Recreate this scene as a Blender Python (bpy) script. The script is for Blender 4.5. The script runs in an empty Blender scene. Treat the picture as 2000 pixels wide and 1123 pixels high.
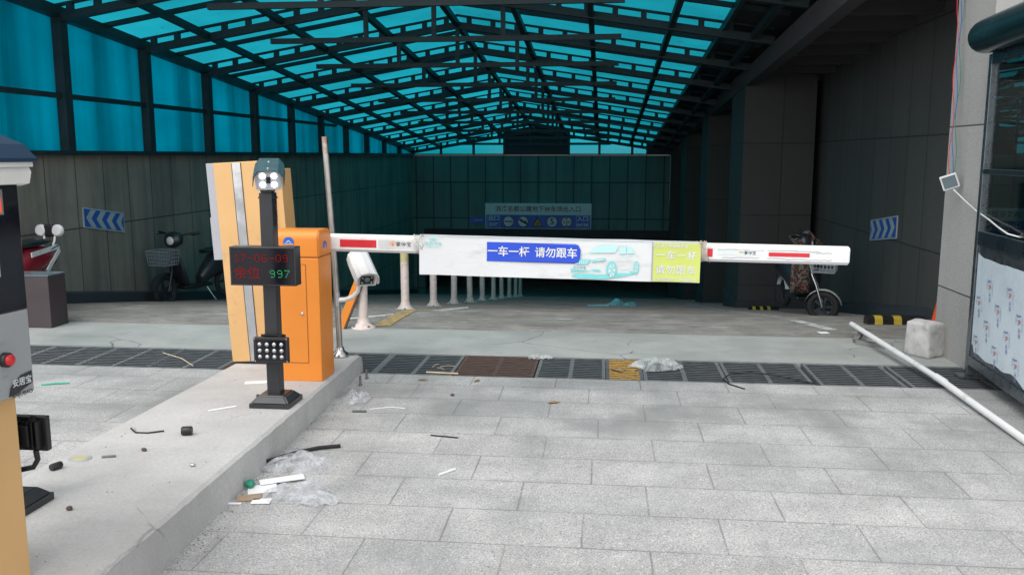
import bpy, bmesh, math, random
from mathutils import Vector, Matrix, noise
R = math.radians
random.seed(7)
sc = bpy.context.scene
col = sc.collection

# ---------------------------------------------------------------- camera, sky, sun, exposure
cd = bpy.data.cameras.new('camera'); cam = bpy.data.objects.new('camera', cd); col.objects.link(cam)
cam.location = (0, 0, 1.65); cam.rotation_euler = (R(90 - 8.646), 0, R(5.976))
cd.lens = 30.6; cd.sensor_width = 36; cd.clip_start = .05; cd.clip_end = 500
sc.camera = cam
SUN_EL, SUN_AZ = R(58), R(200)          # azimuth clockwise from +Y: behind the camera, a little to the left
w = bpy.data.worlds.new('World'); sc.world = w; w.use_nodes = True
wn = w.node_tree; wn.nodes.clear()
sky = wn.nodes.new('ShaderNodeTexSky'); sky.sky_type = 'NISHITA'; sky.sun_disc = False
sky.sun_elevation = SUN_EL; sky.sun_rotation = SUN_AZ; sky.dust_density = 1.2; sky.air_density = 1.0; sky.ozone_density = 1.0
hs = wn.nodes.new('ShaderNodeHueSaturation'); hs.inputs['Saturation'].default_value = .13
bg = wn.nodes.new('ShaderNodeBackground'); bg.inputs['Strength'].default_value = .15
wo = wn.nodes.new('ShaderNodeOutputWorld')
wn.links.new(sky.outputs[0], hs.inputs['Color']); wn.links.new(hs.outputs[0], bg.inputs[0]); wn.links.new(bg.outputs[0], wo.inputs[0])
ld = bpy.data.lights.new('sun', 'SUN'); ld.energy = .8; ld.angle = R(45); ld.color = (1, .96, .9)
sun = bpy.data.objects.new('sun', ld); col.objects.link(sun)
sdir = Vector((math.sin(SUN_AZ) * math.cos(SUN_EL), math.cos(SUN_AZ) * math.cos(SUN_EL), math.sin(SUN_EL)))
sun.rotation_euler = sdir.to_track_quat('Z', 'Y').to_euler(); sun.location = (-4, -6, 12)
sc.view_settings.view_transform = 'Standard'; sc.view_settings.look = 'None'
sc.view_settings.gamma = 1; sc.view_settings.exposure = 1.06
sc.cycles.use_denoising = True; sc.cycles.max_bounces = 10; sc.cycles.transparent_max_bounces = 12

# ---------------------------------------------------------------- materials
class NT:
    def __init__(s, name):
        s.m = bpy.data.materials.new(name); s.m.use_nodes = True; s.t = s.m.node_tree; s.t.nodes.clear()
        s.out = s.n('ShaderNodeOutputMaterial')
    def n(s, typ, **kw):
        k = s.t.nodes.new(typ)
        for a, b in kw.items(): setattr(k, a, b)
        return k
    def put(s, sock, v):
        if isinstance(v, bpy.types.NodeSocket): s.t.links.new(v, sock)
        elif isinstance(v, (tuple, list)) and sock.type == 'RGBA' and len(v) == 3: sock.default_value = (*v, 1)
        else: sock.default_value = v
    def math(s, op, a, b=0, c=0, clamp=False):
        k = s.n('ShaderNodeMath', operation=op, use_clamp=clamp)
        for i, v in enumerate((a, b, c)): s.put(k.inputs[i], v)
        return k.outputs[0]
    def ramp(s, v, lo, hi, a=0., b=1.):
        k = s.n('ShaderNodeMapRange'); k.inputs[1].default_value = lo; k.inputs[2].default_value = hi
        k.inputs[3].default_value = a; k.inputs[4].default_value = b; s.put(k.inputs[0], v); return k.outputs[0]
    def mix(s, f, a, b, mode='MIX'):
        k = s.n('ShaderNodeMix', data_type='RGBA', blend_type=mode)
        s.put(k.inputs[0], f); s.put(k.inputs[6], a); s.put(k.inputs[7], b); return k.outputs[2]
    def gray(s, v):
        k = s.n('ShaderNodeCombineColor')
        for i in range(3): s.put(k.inputs[i], v)
        return k.outputs[0]
    def coord(s, scale=(1, 1, 1), kind='Object'):
        tc = s.n('ShaderNodeTexCoord'); mp = s.n('ShaderNodeMapping'); mp.inputs['Scale'].default_value = scale
        s.t.links.new(tc.outputs[kind], mp.inputs[0]); return mp.outputs[0]
    def noise(s, vec, scale, detail=5, rough=.55):
        k = s.n('ShaderNodeTexNoise'); k.inputs['Scale'].default_value = scale
        k.inputs['Detail'].default_value = detail; k.inputs['Roughness'].default_value = rough
        s.t.links.new(vec, k.inputs['Vector']); return k.outputs[0]
    def bsdf(s, colr, rough=.5, metal=0., bump=None, bstr=.3, bdist=.01, spec=.5):
        p = s.n('ShaderNodeBsdfPrincipled'); s.put(p.inputs['Base Color'], colr); s.put(p.inputs['Roughness'], rough)
        s.put(p.inputs['Metallic'], metal); p.inputs['Specular IOR Level'].default_value = spec
        if bump is not None:
            b = s.n('ShaderNodeBump'); b.inputs['Strength'].default_value = bstr; b.inputs['Distance'].default_value = bdist
            s.put(b.inputs['Height'], bump); s.t.links.new(b.outputs[0], p.inputs['Normal'])
        s.t.links.new(p.outputs[0], s.out.inputs[0]); return p

def mat(name, c, rough=.5, metal=0., var=.12, vs=5, bump=0., bs=60, dirt=None, ds=3, dlo=.5, dhi=.7, spec=.5, stretch=(1, 1, 1)):
    t = NT(name); v = t.coord(stretch); n1 = t.noise(v, vs, 6)
    cc = t.mix(1., c, t.gray(t.ramp(n1, .3, .7, 1 - var, 1 + var)), 'MULTIPLY')
    if dirt: cc = t.mix(t.ramp(t.noise(v, ds, 7, .65), dlo, dhi), cc, dirt)
    t.bsdf(cc, t.ramp(n1, .3, .7, max(.02, rough - .08), min(1, rough + .08)), metal, t.noise(v, bs, 4) if bump else None, bump, .004, spec)
    return t.m

def emit(name, c, s):
    t = NT(name); e = t.n('ShaderNodeEmission'); t.put(e.inputs[0], c); e.inputs[1].default_value = s
    t.t.links.new(e.outputs[0], t.out.inputs[0]); return t.m

def paving_mat(name, tw=.615, th=.366, y0=5.699, base=(.39, .388, .38)):
    t = NT(name); v = t.coord(); sp = t.n('ShaderNodeSeparateXYZ'); t.t.links.new(v, sp.inputs[0])
    wob = t.math('MULTIPLY', t.math('SUBTRACT', t.noise(v, 1.3, 3), .5), .014)
    y = t.math('ADD', t.math('DIVIDE', t.math('SUBTRACT', sp.outputs[1], y0), th), t.math('MULTIPLY', wob, 1.2))
    row = t.math('FLOOR', y)
    wr = t.n('ShaderNodeTexWhiteNoise', noise_dimensions='1D'); t.put(wr.inputs['W'], row)
    off = t.math('ADD', t.math('MULTIPLY', t.math('FLOORED_MODULO', row, 2), .5), t.math('MULTIPLY', wr.outputs[0], .22))
    x = t.math('ADD', t.math('ADD', t.math('DIVIDE', sp.outputs[0], tw), off), wob)
    cl = t.math('FLOOR', x)
    dx = t.math('MULTIPLY', t.math('SUBTRACT', .5, t.math('ABSOLUTE', t.math('SUBTRACT', t.math('FRACT', x), .5))), tw)
    dy = t.math('MULTIPLY', t.math('SUBTRACT', .5, t.math('ABSOLUTE', t.math('SUBTRACT', t.math('FRACT', y), .5))), th)
    d = t.math('MINIMUM', dx, dy)
    jn = t.math('MULTIPLY', t.ramp(d, .0015, .0065, 1, 0), t.ramp(t.noise(v, 2.2, 4), .3, .62, .35, 1))
    cx = t.n('ShaderNodeCombineXYZ'); t.put(cx.inputs[0], cl); t.put(cx.inputs[1], row)
    wc = t.n('ShaderNodeTexWhiteNoise', noise_dimensions='3D'); t.t.links.new(cx.outputs[0], wc.inputs[0])
    c = t.mix(1., base, t.gray(t.ramp(wc.outputs[0], 0, 1, .92, 1.05)), 'MULTIPLY')
    g1 = t.noise(v, 125, 3, .7)
    c = t.mix(1., c, t.gray(t.ramp(g1, .36, .64, .78, 1.19)), 'MULTIPLY')          # granite grain
    vo = t.n('ShaderNodeTexVoronoi'); vo.inputs['Scale'].default_value = 190; t.t.links.new(v, vo.inputs['Vector'])
    sv = t.n('ShaderNodeSeparateColor'); t.t.links.new(vo.outputs['Color'], sv.inputs[0])
    c = t.mix(t.math('MULTIPLY', t.ramp(sv.outputs[0], .86, .9), .55), c, (.09, .09, .095))
    c = t.mix(t.math('MULTIPLY', t.ramp(sv.outputs[1], .86, .9), .5), c, (.72, .72, .71))
    c = t.mix(1., c, t.gray(t.ramp(t.noise(t.coord((1, 1.5, 1)), 2.1, 8, .62), .33, .67, .84, 1.1)), 'MULTIPLY')
    big = t.noise(t.coord((1, 1.6, 1)), .75, 6, .6)
    c = t.mix(t.math('MULTIPLY', t.ramp(big, .48, .66), .42), c, (.2, .215, .215))   # damp and tyre stains
    c = t.mix(t.math('MULTIPLY', t.ramp(t.noise(t.coord((.7, 1.2, 1)), 2.6, 7, .65), .56, .72), .3), c, (.56, .56, .55))   # cement dust
    tz = t.math('MULTIPLY', t.ramp(t.math('ABSOLUTE', t.math('SUBTRACT', sp.outputs[1], 5.5)), 1.0, .1), t.ramp(t.noise(v, 1.5, 5), .42, .62))
    c = t.mix(t.math('MULTIPLY', tz, .75), c, (.19, .2, .195))
    tr_ = t.noise(t.coord((2.2, .35, 1)), 1.5, 6, .6)
    c = t.mix(t.math('MULTIPLY', t.ramp(tr_, .5, .68), .36), c, (.17, .18, .178))     # tyre tracks
    sp2 = t.noise(v, 7, 4, .6); c = t.mix(t.math('MULTIPLY', t.ramp(sp2, .68, .74), .5), c, (.15, .15, .15))   # oil spots
    c = t.mix(t.math('MULTIPLY', jn, .68), c, (.1, .1, .098))
    c = t.mix(t.math('MULTIPLY', t.math('MULTIPLY', t.ramp(d, .0, .05, 1, 0), t.ramp(t.noise(v, 3.1, 5, .7), .5, .68)), .5), c, (.17, .172, .165))   # dirt spreading from the joints
    h = t.math('SUBTRACT', t.math('MULTIPLY', g1, .25), jn)
    t.bsdf(c, .8, 0, h, .35, .004); return t.m

def panel_mat(name, axis, pw, p0, ph, z0, base, streak=.5, dark=(.05, .05, .047), jw=.008):
    t = NT(name); v = t.coord(); sp = t.n('ShaderNodeSeparateXYZ'); t.t.links.new(v, sp.inputs[0])
    def dist(s, p, q):
        f = t.math('FRACT', t.math('ADD', t.math('DIVIDE', t.math('SUBTRACT', s, q), p), .5))
        return t.math('MULTIPLY', t.math('ABSOLUTE', t.math('SUBTRACT', f, .5)), p)
    d = t.math('MINIMUM', dist(sp.outputs[axis], pw, p0), dist(sp.outputs[2], ph, z0))
    jn = t.ramp(d, jw * .6, jw * 1.4, 1, 0)
    idx = t.math('FLOOR', t.math('DIVIDE', t.math('SUBTRACT', sp.outputs[axis], p0), pw))
    idz = t.math('FLOOR', t.math('DIVIDE', t.math('SUBTRACT', sp.outputs[2], z0), ph))
    cx = t.n('ShaderNodeCombineXYZ'); t.put(cx.inputs[0], idx); t.put(cx.inputs[1], idz)
    wc = t.n('ShaderNodeTexWhiteNoise', noise_dimensions='3D'); t.t.links.new(cx.outputs[0], wc.inputs[0])
    c = t.mix(1., base, t.gray(t.ramp(wc.outputs[0], 0, 1, .88, 1.1)), 'MULTIPLY')
    c = t.mix(1., c, t.gray(t.ramp(t.noise(v, 110, 3, .7), .35, .65, .75, 1.2)), 'MULTIPLY')
    st = (3.2, 3.2, .28)
    c = t.mix(t.math('MULTIPLY', t.ramp(t.noise(t.coord(st), 1.2, 6, .6), .45, .7), streak), c, dark)
    c = t.mix(t.math('MULTIPLY', t.ramp(t.noise(v, 1.1, 5, .6), .5, .7), streak * .7), c, dark)
    c = t.mix(t.math('MULTIPLY', jn, .85), c, (.02, .02, .02))
    t.bsdf(c, .75, 0, t.math('SUBTRACT', t.math('MULTIPLY', t.noise(v, 110, 3), .3), jn), .4, .005); return t.m

def sheet_mat(name, c, streak):
    t = NT(name)
    if streak:
        n = t.noise(t.coord((1.0, 1.0, .05)), 1.9, 4, .5); n2 = t.noise(t.coord((.6, .6, 1)), 1.3, 3)
        f = t.math('MULTIPLY', t.ramp(n, .38, .62, .5, 1.08), t.ramp(n2, .3, .7, .8, 1.1))
    else:
        n = t.noise(t.coord(), .9, 5, .6); sp_ = t.noise(t.coord(), 6, 6, .7)
        f = t.math('MULTIPLY', t.ramp(n, .3, .7, .76, 1.1), t.ramp(sp_, .3, .37, .45, 1))
    c2 = t.mix(1., c, t.gray(f), 'MULTIPLY')
    tr = t.n('ShaderNodeBsdfTranslucent'); t.put(tr.inputs[0], c2)
    gl = t.n('ShaderNodeBsdfPrincipled'); t.put(gl.inputs['Base Color'], (.0, .06, .075)); gl.inputs['Roughness'].default_value = .35
    mx = t.n('ShaderNodeMixShader'); mx.inputs[0].default_value = .12
    t.t.links.new(tr.outputs[0], mx.inputs[1]); t.t.links.new(gl.outputs[0], mx.inputs[2]); t.t.links.new(mx.outputs[0], t.out.inputs[0]); return t.m

def glass_mat(name, tint=(.95, .98, .97), refl=.08, rough=.01):
    t = NT(name); tr = t.n('ShaderNodeBsdfTransparent'); t.put(tr.inputs[0], tint)
    gl = t.n('ShaderNodeBsdfGlossy'); gl.inputs['Roughness'].default_value = rough
    lw = t.n('ShaderNodeLayerWeight'); lw.inputs[0].default_value = .2
    mx = t.n('ShaderNodeMixShader'); t.put(mx.inputs[0], t.ramp(lw.outputs[0], 0, 1, refl, .95))
    t.t.links.new(tr.outputs[0], mx.inputs[1]); t.t.links.new(gl.outputs[0], mx.inputs[2]); t.t.links.new(mx.outputs[0], t.out.inputs[0]); return t.m

def bag_mat(name, c, alpha):
    t = NT(name); v = t.coord(); b = t.n('ShaderNodeBump'); b.inputs['Strength'].default_value = .5; b.inputs['Distance'].default_value = .01
    t.put(b.inputs['Height'], t.noise(v, 26, 6, .6))
    tr = t.n('ShaderNodeBsdfTransparent'); p = t.n('ShaderNodeBsdfPrincipled'); t.put(p.inputs['Base Color'], c); p.inputs['Roughness'].default_value = .25
    t.t.links.new(b.outputs[0], p.inputs['Normal'])
    tl = t.n('ShaderNodeBsdfTranslucent'); t.put(tl.inputs[0], c)
    m1 = t.n('ShaderNodeMixShader'); m1.inputs[0].default_value = .3; t.t.links.new(p.outputs[0], m1.inputs[1]); t.t.links.new(tl.outputs[0], m1.inputs[2])
    m2 = t.n('ShaderNodeMixShader'); t.put(m2.inputs[0], t.ramp(t.noise(v, 14, 6, .6), .35, .65, max(0, alpha - .3), min(1, alpha + .3)))
    t.t.links.new(tr.outputs[0], m2.inputs[1]); t.t.links.new(m1.outputs[0], m2.inputs[2]); t.t.links.new(m2.outputs[0], t.out.inputs[0]); return t.m

def crack_mat(name, base, dark, var, scale, amt, stain):
    t = NT(name); v = t.coord(); n1 = t.noise(v, 2.2, 7, .6)
    c = t.mix(1., base, t.gray(t.ramp(n1, .3, .7, 1 - var, 1 + var)), 'MULTIPLY')
    c = t.mix(1., c, t.gray(t.ramp(t.noise(v, 70, 4, .65), .35, .65, .9, 1.08)), 'MULTIPLY')
    c = t.mix(t.math('MULTIPLY', t.ramp(t.noise(t.coord((1, 1.3, 1)), .9, 6, .62), .47, .66), stain), c, dark)
    c = t.mix(t.math('MULTIPLY', t.ramp(t.noise(v, 5.5, 6, .7), .58, .72), stain * .7), c, dark)
    k = t.n('ShaderNodeTexNoise'); k.inputs['Scale'].default_value = 3; k.inputs['Detail'].default_value = 5; t.t.links.new(v, k.inputs['Vector'])
    vm = t.n('ShaderNodeMix', data_type='VECTOR'); vm.inputs[0].default_value = .16; t.t.links.new(v, vm.inputs[4]); t.t.links.new(k.outputs['Color'], vm.inputs[5])
    vo = t.n('ShaderNodeTexVoronoi', feature='DISTANCE_TO_EDGE'); vo.inputs['Scale'].default_value = scale; t.t.links.new(vm.outputs[1], vo.inputs['Vector'])
    cr = t.math('MULTIPLY', t.ramp(vo.outputs['Distance'], .002, .006, 1, 0), t.ramp(t.noise(v, .9, 3), .52, .56))
    c = t.mix(t.math('MULTIPLY', cr, amt), c, (.07, .07, .068))
    t.bsdf(c, .85, 0, t.math('SUBTRACT', t.noise(v, 90, 4), cr), .3, .004); return t.m
def ramp_mat():
    t = NT('ramp concrete'); v = t.coord(); sp = t.n('ShaderNodeSeparateXYZ'); t.t.links.new(v, sp.inputs[0])
    n1 = t.noise(v, 3, 7, .6); c = t.mix(1., (.25, .242, .225), t.gray(t.ramp(n1, .3, .7, .78, 1.2)), 'MULTIPLY')
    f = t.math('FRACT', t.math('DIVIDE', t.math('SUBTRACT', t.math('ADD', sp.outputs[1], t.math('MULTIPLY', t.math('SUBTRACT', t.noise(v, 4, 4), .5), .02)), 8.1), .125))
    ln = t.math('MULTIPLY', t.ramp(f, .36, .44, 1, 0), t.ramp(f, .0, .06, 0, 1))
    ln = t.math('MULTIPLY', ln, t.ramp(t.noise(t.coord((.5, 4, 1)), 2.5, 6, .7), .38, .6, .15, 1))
    c = t.mix(t.math('MULTIPLY', ln, .72), c, (.06, .058, .053))                          # groove shade painted in along with dirt, as broken dark lines
    c = t.mix(t.math('MULTIPLY', t.ramp(t.noise(t.coord((.45, 3.5, 1)), 3.2, 7, .75), .57, .68), .5), c, (.45, .44, .42))   # worn pale streaks
    c = t.mix(t.math('MULTIPLY', t.ramp(t.noise(v, 1.1, 6, .6), .46, .66), .45), c, (.11, .11, .105))
    t.bsdf(c, .9, 0, t.noise(v, 70, 4), .35, .004); return t.m
MT = dict(
    paving=paving_mat('granite paving'),
    concrete=crack_mat('island concrete', (.45, .445, .435), (.3, .295, .285), .1, .9, .35, .5),
    strip=crack_mat('smooth concrete strip', (.325, .335, .322), (.2, .22, .21), .12, 1.1, .8, .6),
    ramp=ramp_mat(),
    iron_dark=mat('grimy shaded iron', (.015, .016, .018), .8), rust_dark=mat('grimy shaded rust', (.03, .018, .014), .9),  # near-black slat colours: grime plus painted shade of the gaps
    pit=mat('drain pit', (.012, .012, .012), .9),
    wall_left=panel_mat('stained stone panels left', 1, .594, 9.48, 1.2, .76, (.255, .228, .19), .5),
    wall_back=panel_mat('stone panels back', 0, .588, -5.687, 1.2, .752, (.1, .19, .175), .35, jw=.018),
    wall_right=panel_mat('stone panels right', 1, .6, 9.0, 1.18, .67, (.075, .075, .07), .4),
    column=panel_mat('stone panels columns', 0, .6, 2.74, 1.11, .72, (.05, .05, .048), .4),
    pillar=panel_mat('light granite panels', 1, 9.0, 2.0, 1.31, .565, (.37, .365, .35), .22, (.2, .2, .19), jw=.006),
    facade=panel_mat('light granite facade', 0, 1.2, 2.93, 1.31, .565, (.42, .415, .4), .2, (.25, .25, .24), jw=.006),
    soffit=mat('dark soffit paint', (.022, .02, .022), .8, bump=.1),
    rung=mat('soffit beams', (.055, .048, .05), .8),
    kerb=mat('dark kerb', (.035, .042, .05), .7),
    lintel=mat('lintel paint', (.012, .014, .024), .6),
    garage=mat('garage inside', (.03, .032, .035), .9),
    steel_dark=mat('dark blue green steel', (.016, .03, .034), .55, .2, var=.25, vs=8),
    teal=sheet_mat('teal roof sheet', (.008, .25, .32), False),
    teal_wall=sheet_mat('teal side sheet', (.0, .172, .262), True),
    teal_clear=glass_mat('teal clear sheet', (.004, .33, .42), .04, .2),
    iron=mat('drain iron', (.1, .11, .118), .6, .1, var=.3, vs=12, bump=.2),
    iron_edge=mat('worn drain edge', (.17, .175, .18), .6, .3, var=.3, vs=20),
    rust=mat('rusty iron', (.095, .06, .05), .8, .2, var=.3, vs=14, bump=.3),
    yellow_iron=mat('yellow painted iron', (.44, .26, .065), .75, 0, var=.25, vs=20, dirt=(.08, .07, .06), ds=14, dlo=.55, dhi=.62),
    orange=mat('orange powder coat', (.70, .225, .024), .4, 0, var=.06, vs=2.5, bump=.03, bs=400, dirt=(.5, .17, .03), ds=8, dlo=.62, dhi=.78),
    orange_edge=mat('dark orange seam', (.3, .09, .01), .6),
    cream=mat('cream powder coat', (.61, .37, .155), .45, 0, var=.05, vs=3, dirt=(.45, .29, .14), ds=7, dlo=.6, dhi=.75),
    black=mat('black plastic', (.012, .012, .013), .38, var=.15),
    black_gloss=mat('black glass panel', (.006, .006, .01), .08, var=.1),
    dark_paint=mat('charcoal painted steel', (.03, .031, .035), .35, .2, var=.12),
    chrome=mat('mirror strip', (.62, .63, .65), .12, 1, var=.1, vs=9, bump=.15, bs=6),
    steel=mat('stainless steel', (.5, .5, .5), .28, 1, var=.12, vs=20, stretch=(1, 1, .1)),
    steel_rust=mat('stained steel tube', (.42, .4, .38), .35, .9, var=.15, vs=10, dirt=(.3, .13, .05), ds=2.2, dlo=.55, dhi=.62, stretch=(1, 1, 1)),
    grey=mat('grey panel', (.36, .37, .4), .5, var=.05),
    silver=mat('silver panel', (.33, .34, .35), .35, .3, var=.04),
    white=mat('white paint', (.68, .68, .675), .45, var=.03, dirt=(.5, .5, .48), ds=6, dlo=.58, dhi=.75),
    board=mat('white vinyl board', (.61, .62, .625), .35, var=.04, vs=1.5, bump=.35, bs=7, stretch=(1, 1, 3), dirt=(.48, .49, .49), ds=4, dlo=.54, dhi=.75),
    post=mat('dirty pinkish white paint', (.62, .53, .49), .6, var=.12, vs=14, dirt=(.36, .3, .27), ds=9, dlo=.55, dhi=.68),
    post_band=mat('faded yellow band', (.55, .48, .25), .6, var=.15, vs=14),
    red=mat('red reflector', (.55, .02, .03), .4, var=.08),
    label_grey=mat('pale grey sticker', (.55, .55, .55), .5),
    blue=mat('blue sticker', (.012, .06, .5), .4, var=.06, vs=3),
    sign_blue=mat('sign blue', (.02, .1, .42), .5, var=.08),
    sign_white=mat('sign white', (.62, .66, .66), .5, var=.08),
    chevron_white=mat('dull chevron white', (.34, .4, .42), .6, var=.1),
    sign_pale=mat('sign pale', (.5, .62, .62), .5, var=.05),
    lime=mat('lime vinyl', (.5, .56, .13), .4, var=.06, vs=3),
    ink=mat('dark ink', (.03, .03, .035), .6),
    ink_red=mat('dark red ink', (.25, .03, .04), .6),
    ink_grey=mat('grey ink', (.3, .33, .36), .6),
    print_teal=mat('teal print', (.16, .56, .56), .45, var=.06, vs=10),
    print_light=mat('pale teal print', (.42, .68, .68), .45, var=.06, vs=10),
    print_dark=mat('dark teal print', (.06, .3, .32), .45),
    film=mat('protective film', (.58, .66, .72), .3, var=.05, vs=3, bump=.1, bs=10),
    film_blue=mat('film blue ink', (.2, .24, .42), .5), film_red=mat('film red ink', (.5, .2, .24), .5), film_grey=mat('film grey ink', (.33, .38, .42), .5),
    booth=mat('booth dark steel', (.05, .07, .085), .3, .7, var=.15),
    booth_light=mat('booth brushed steel', (.16, .18, .2), .3, .8, var=.12, vs=14),
    roll=mat('dark teal roof roll', (.012, .035, .042), .22, .1, var=.3, vs=6, stretch=(1, .2, 1), dirt=(.12, .13, .13), ds=10, dlo=.66, dhi=.72),
    glass=glass_mat('booth glass'), lens=glass_mat('lens glass', (.5, .55, .6), .3),
    lamp=emit('lit lamp', (1, 1, .98), 6), led_red=emit('red LED', (1, .03, .03), .16), led_green=emit('green LED', (.1, 1, .35), .22), led_bright=emit('bright red LED', (1, .06, .03), .8),
    rubber=mat('tyre rubber', (.015, .015, .016), .8), bike_dark=mat('dark bike plastic', (.02, .024, .03), .35), bike_red=mat('red bike plastic', (.2, .014, .025), .3),
    bike_white=mat('white bike plastic', (.7, .7, .69), .35), bike_teal=mat('teal grey bike plastic', (.12, .22, .22), .4), basket=mat('basket wire', (.26, .29, .32), .5, .3),
    cone=mat('orange cone', (.7, .09, .02), .5), stone=mat('pale stone block', (.47, .465, .455), .95, var=.16, vs=7, bump=.7, bs=22, dirt=(.24, .235, .225), ds=9),
    yellow=mat('yellow rubber', (.42, .31, .03), .6, var=.1, vs=20), road_yellow=None, leaf=mat('dry leaf', (.24, .16, .09), .85), wood=mat('pale stick', (.6, .5, .33), .8),
    brown=mat('brown box', (.05, .037, .04), .5, var=.1), boxtop=mat('box top', (.1, .13, .15), .3), card=mat('cardboard', (.36, .25, .17), .8), paper=mat('white paper', (.82, .82, .82), .6, var=.03),
    green=mat('green plastic', (.01, .2, .13), .4), disc=mat('yellow disc', (.42, .4, .24), .7, var=.15, vs=20), navy=mat('navy roof', (.008, .03, .065), .75, spec=.25), canopy_white=mat('white canopy', (.66, .65, .62), .5, var=.05),
    bag_clear=bag_mat('clear plastic bag', (.7, .72, .76), .28), bag_white=bag_mat('white plastic bag', (.66, .7, .69), .5), bag_teal=bag_mat('teal plastic bag', (.25, .6, .62), .85),
    screen=mat('grey screen', (.12, .16, .18), .15), trim_unused=mat('trim', (.5, .3, .1), .5),
)
def worn_paint(name, c, lo, hi):
    t = NT(name); v = t.coord(); n = t.noise(v, 9, 8, .7)
    cc = t.mix(t.ramp(n, lo, hi), c, (.2, .2, .19)); t.bsdf(cc, .85); return t.m
MT['road_yellow'] = worn_paint('worn yellow paint', (.55, .33, .08), .46, .6)
MT['road_white'] = worn_paint('worn white paint', (.55, .55, .53), .5, .62)
def spot_mat():
    t = NT('spotted fabric'); v = t.coord(); vo = t.n('ShaderNodeTexVoronoi'); vo.inputs['Scale'].default_value = 46; t.t.links.new(v, vo.inputs['Vector'])
    s = t.n('ShaderNodeSeparateColor'); t.t.links.new(vo.outputs['Color'], s.inputs[0])
    c = t.mix(t.ramp(s.outputs[0], .35, .4), (.03, .06, .06), (.5, .42, .3)); c = t.mix(t.ramp(s.outputs[1], .6, .65), c, (.35, .05, .05)); c = t.mix(t.ramp(s.outputs[2], .8, .85), c, (.6, .6, .55))
    t.bsdf(t.mix(1., c, (.24, .24, .25), 'MULTIPLY'), .85); return t.m
MT['spot'] = spot_mat()

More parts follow.
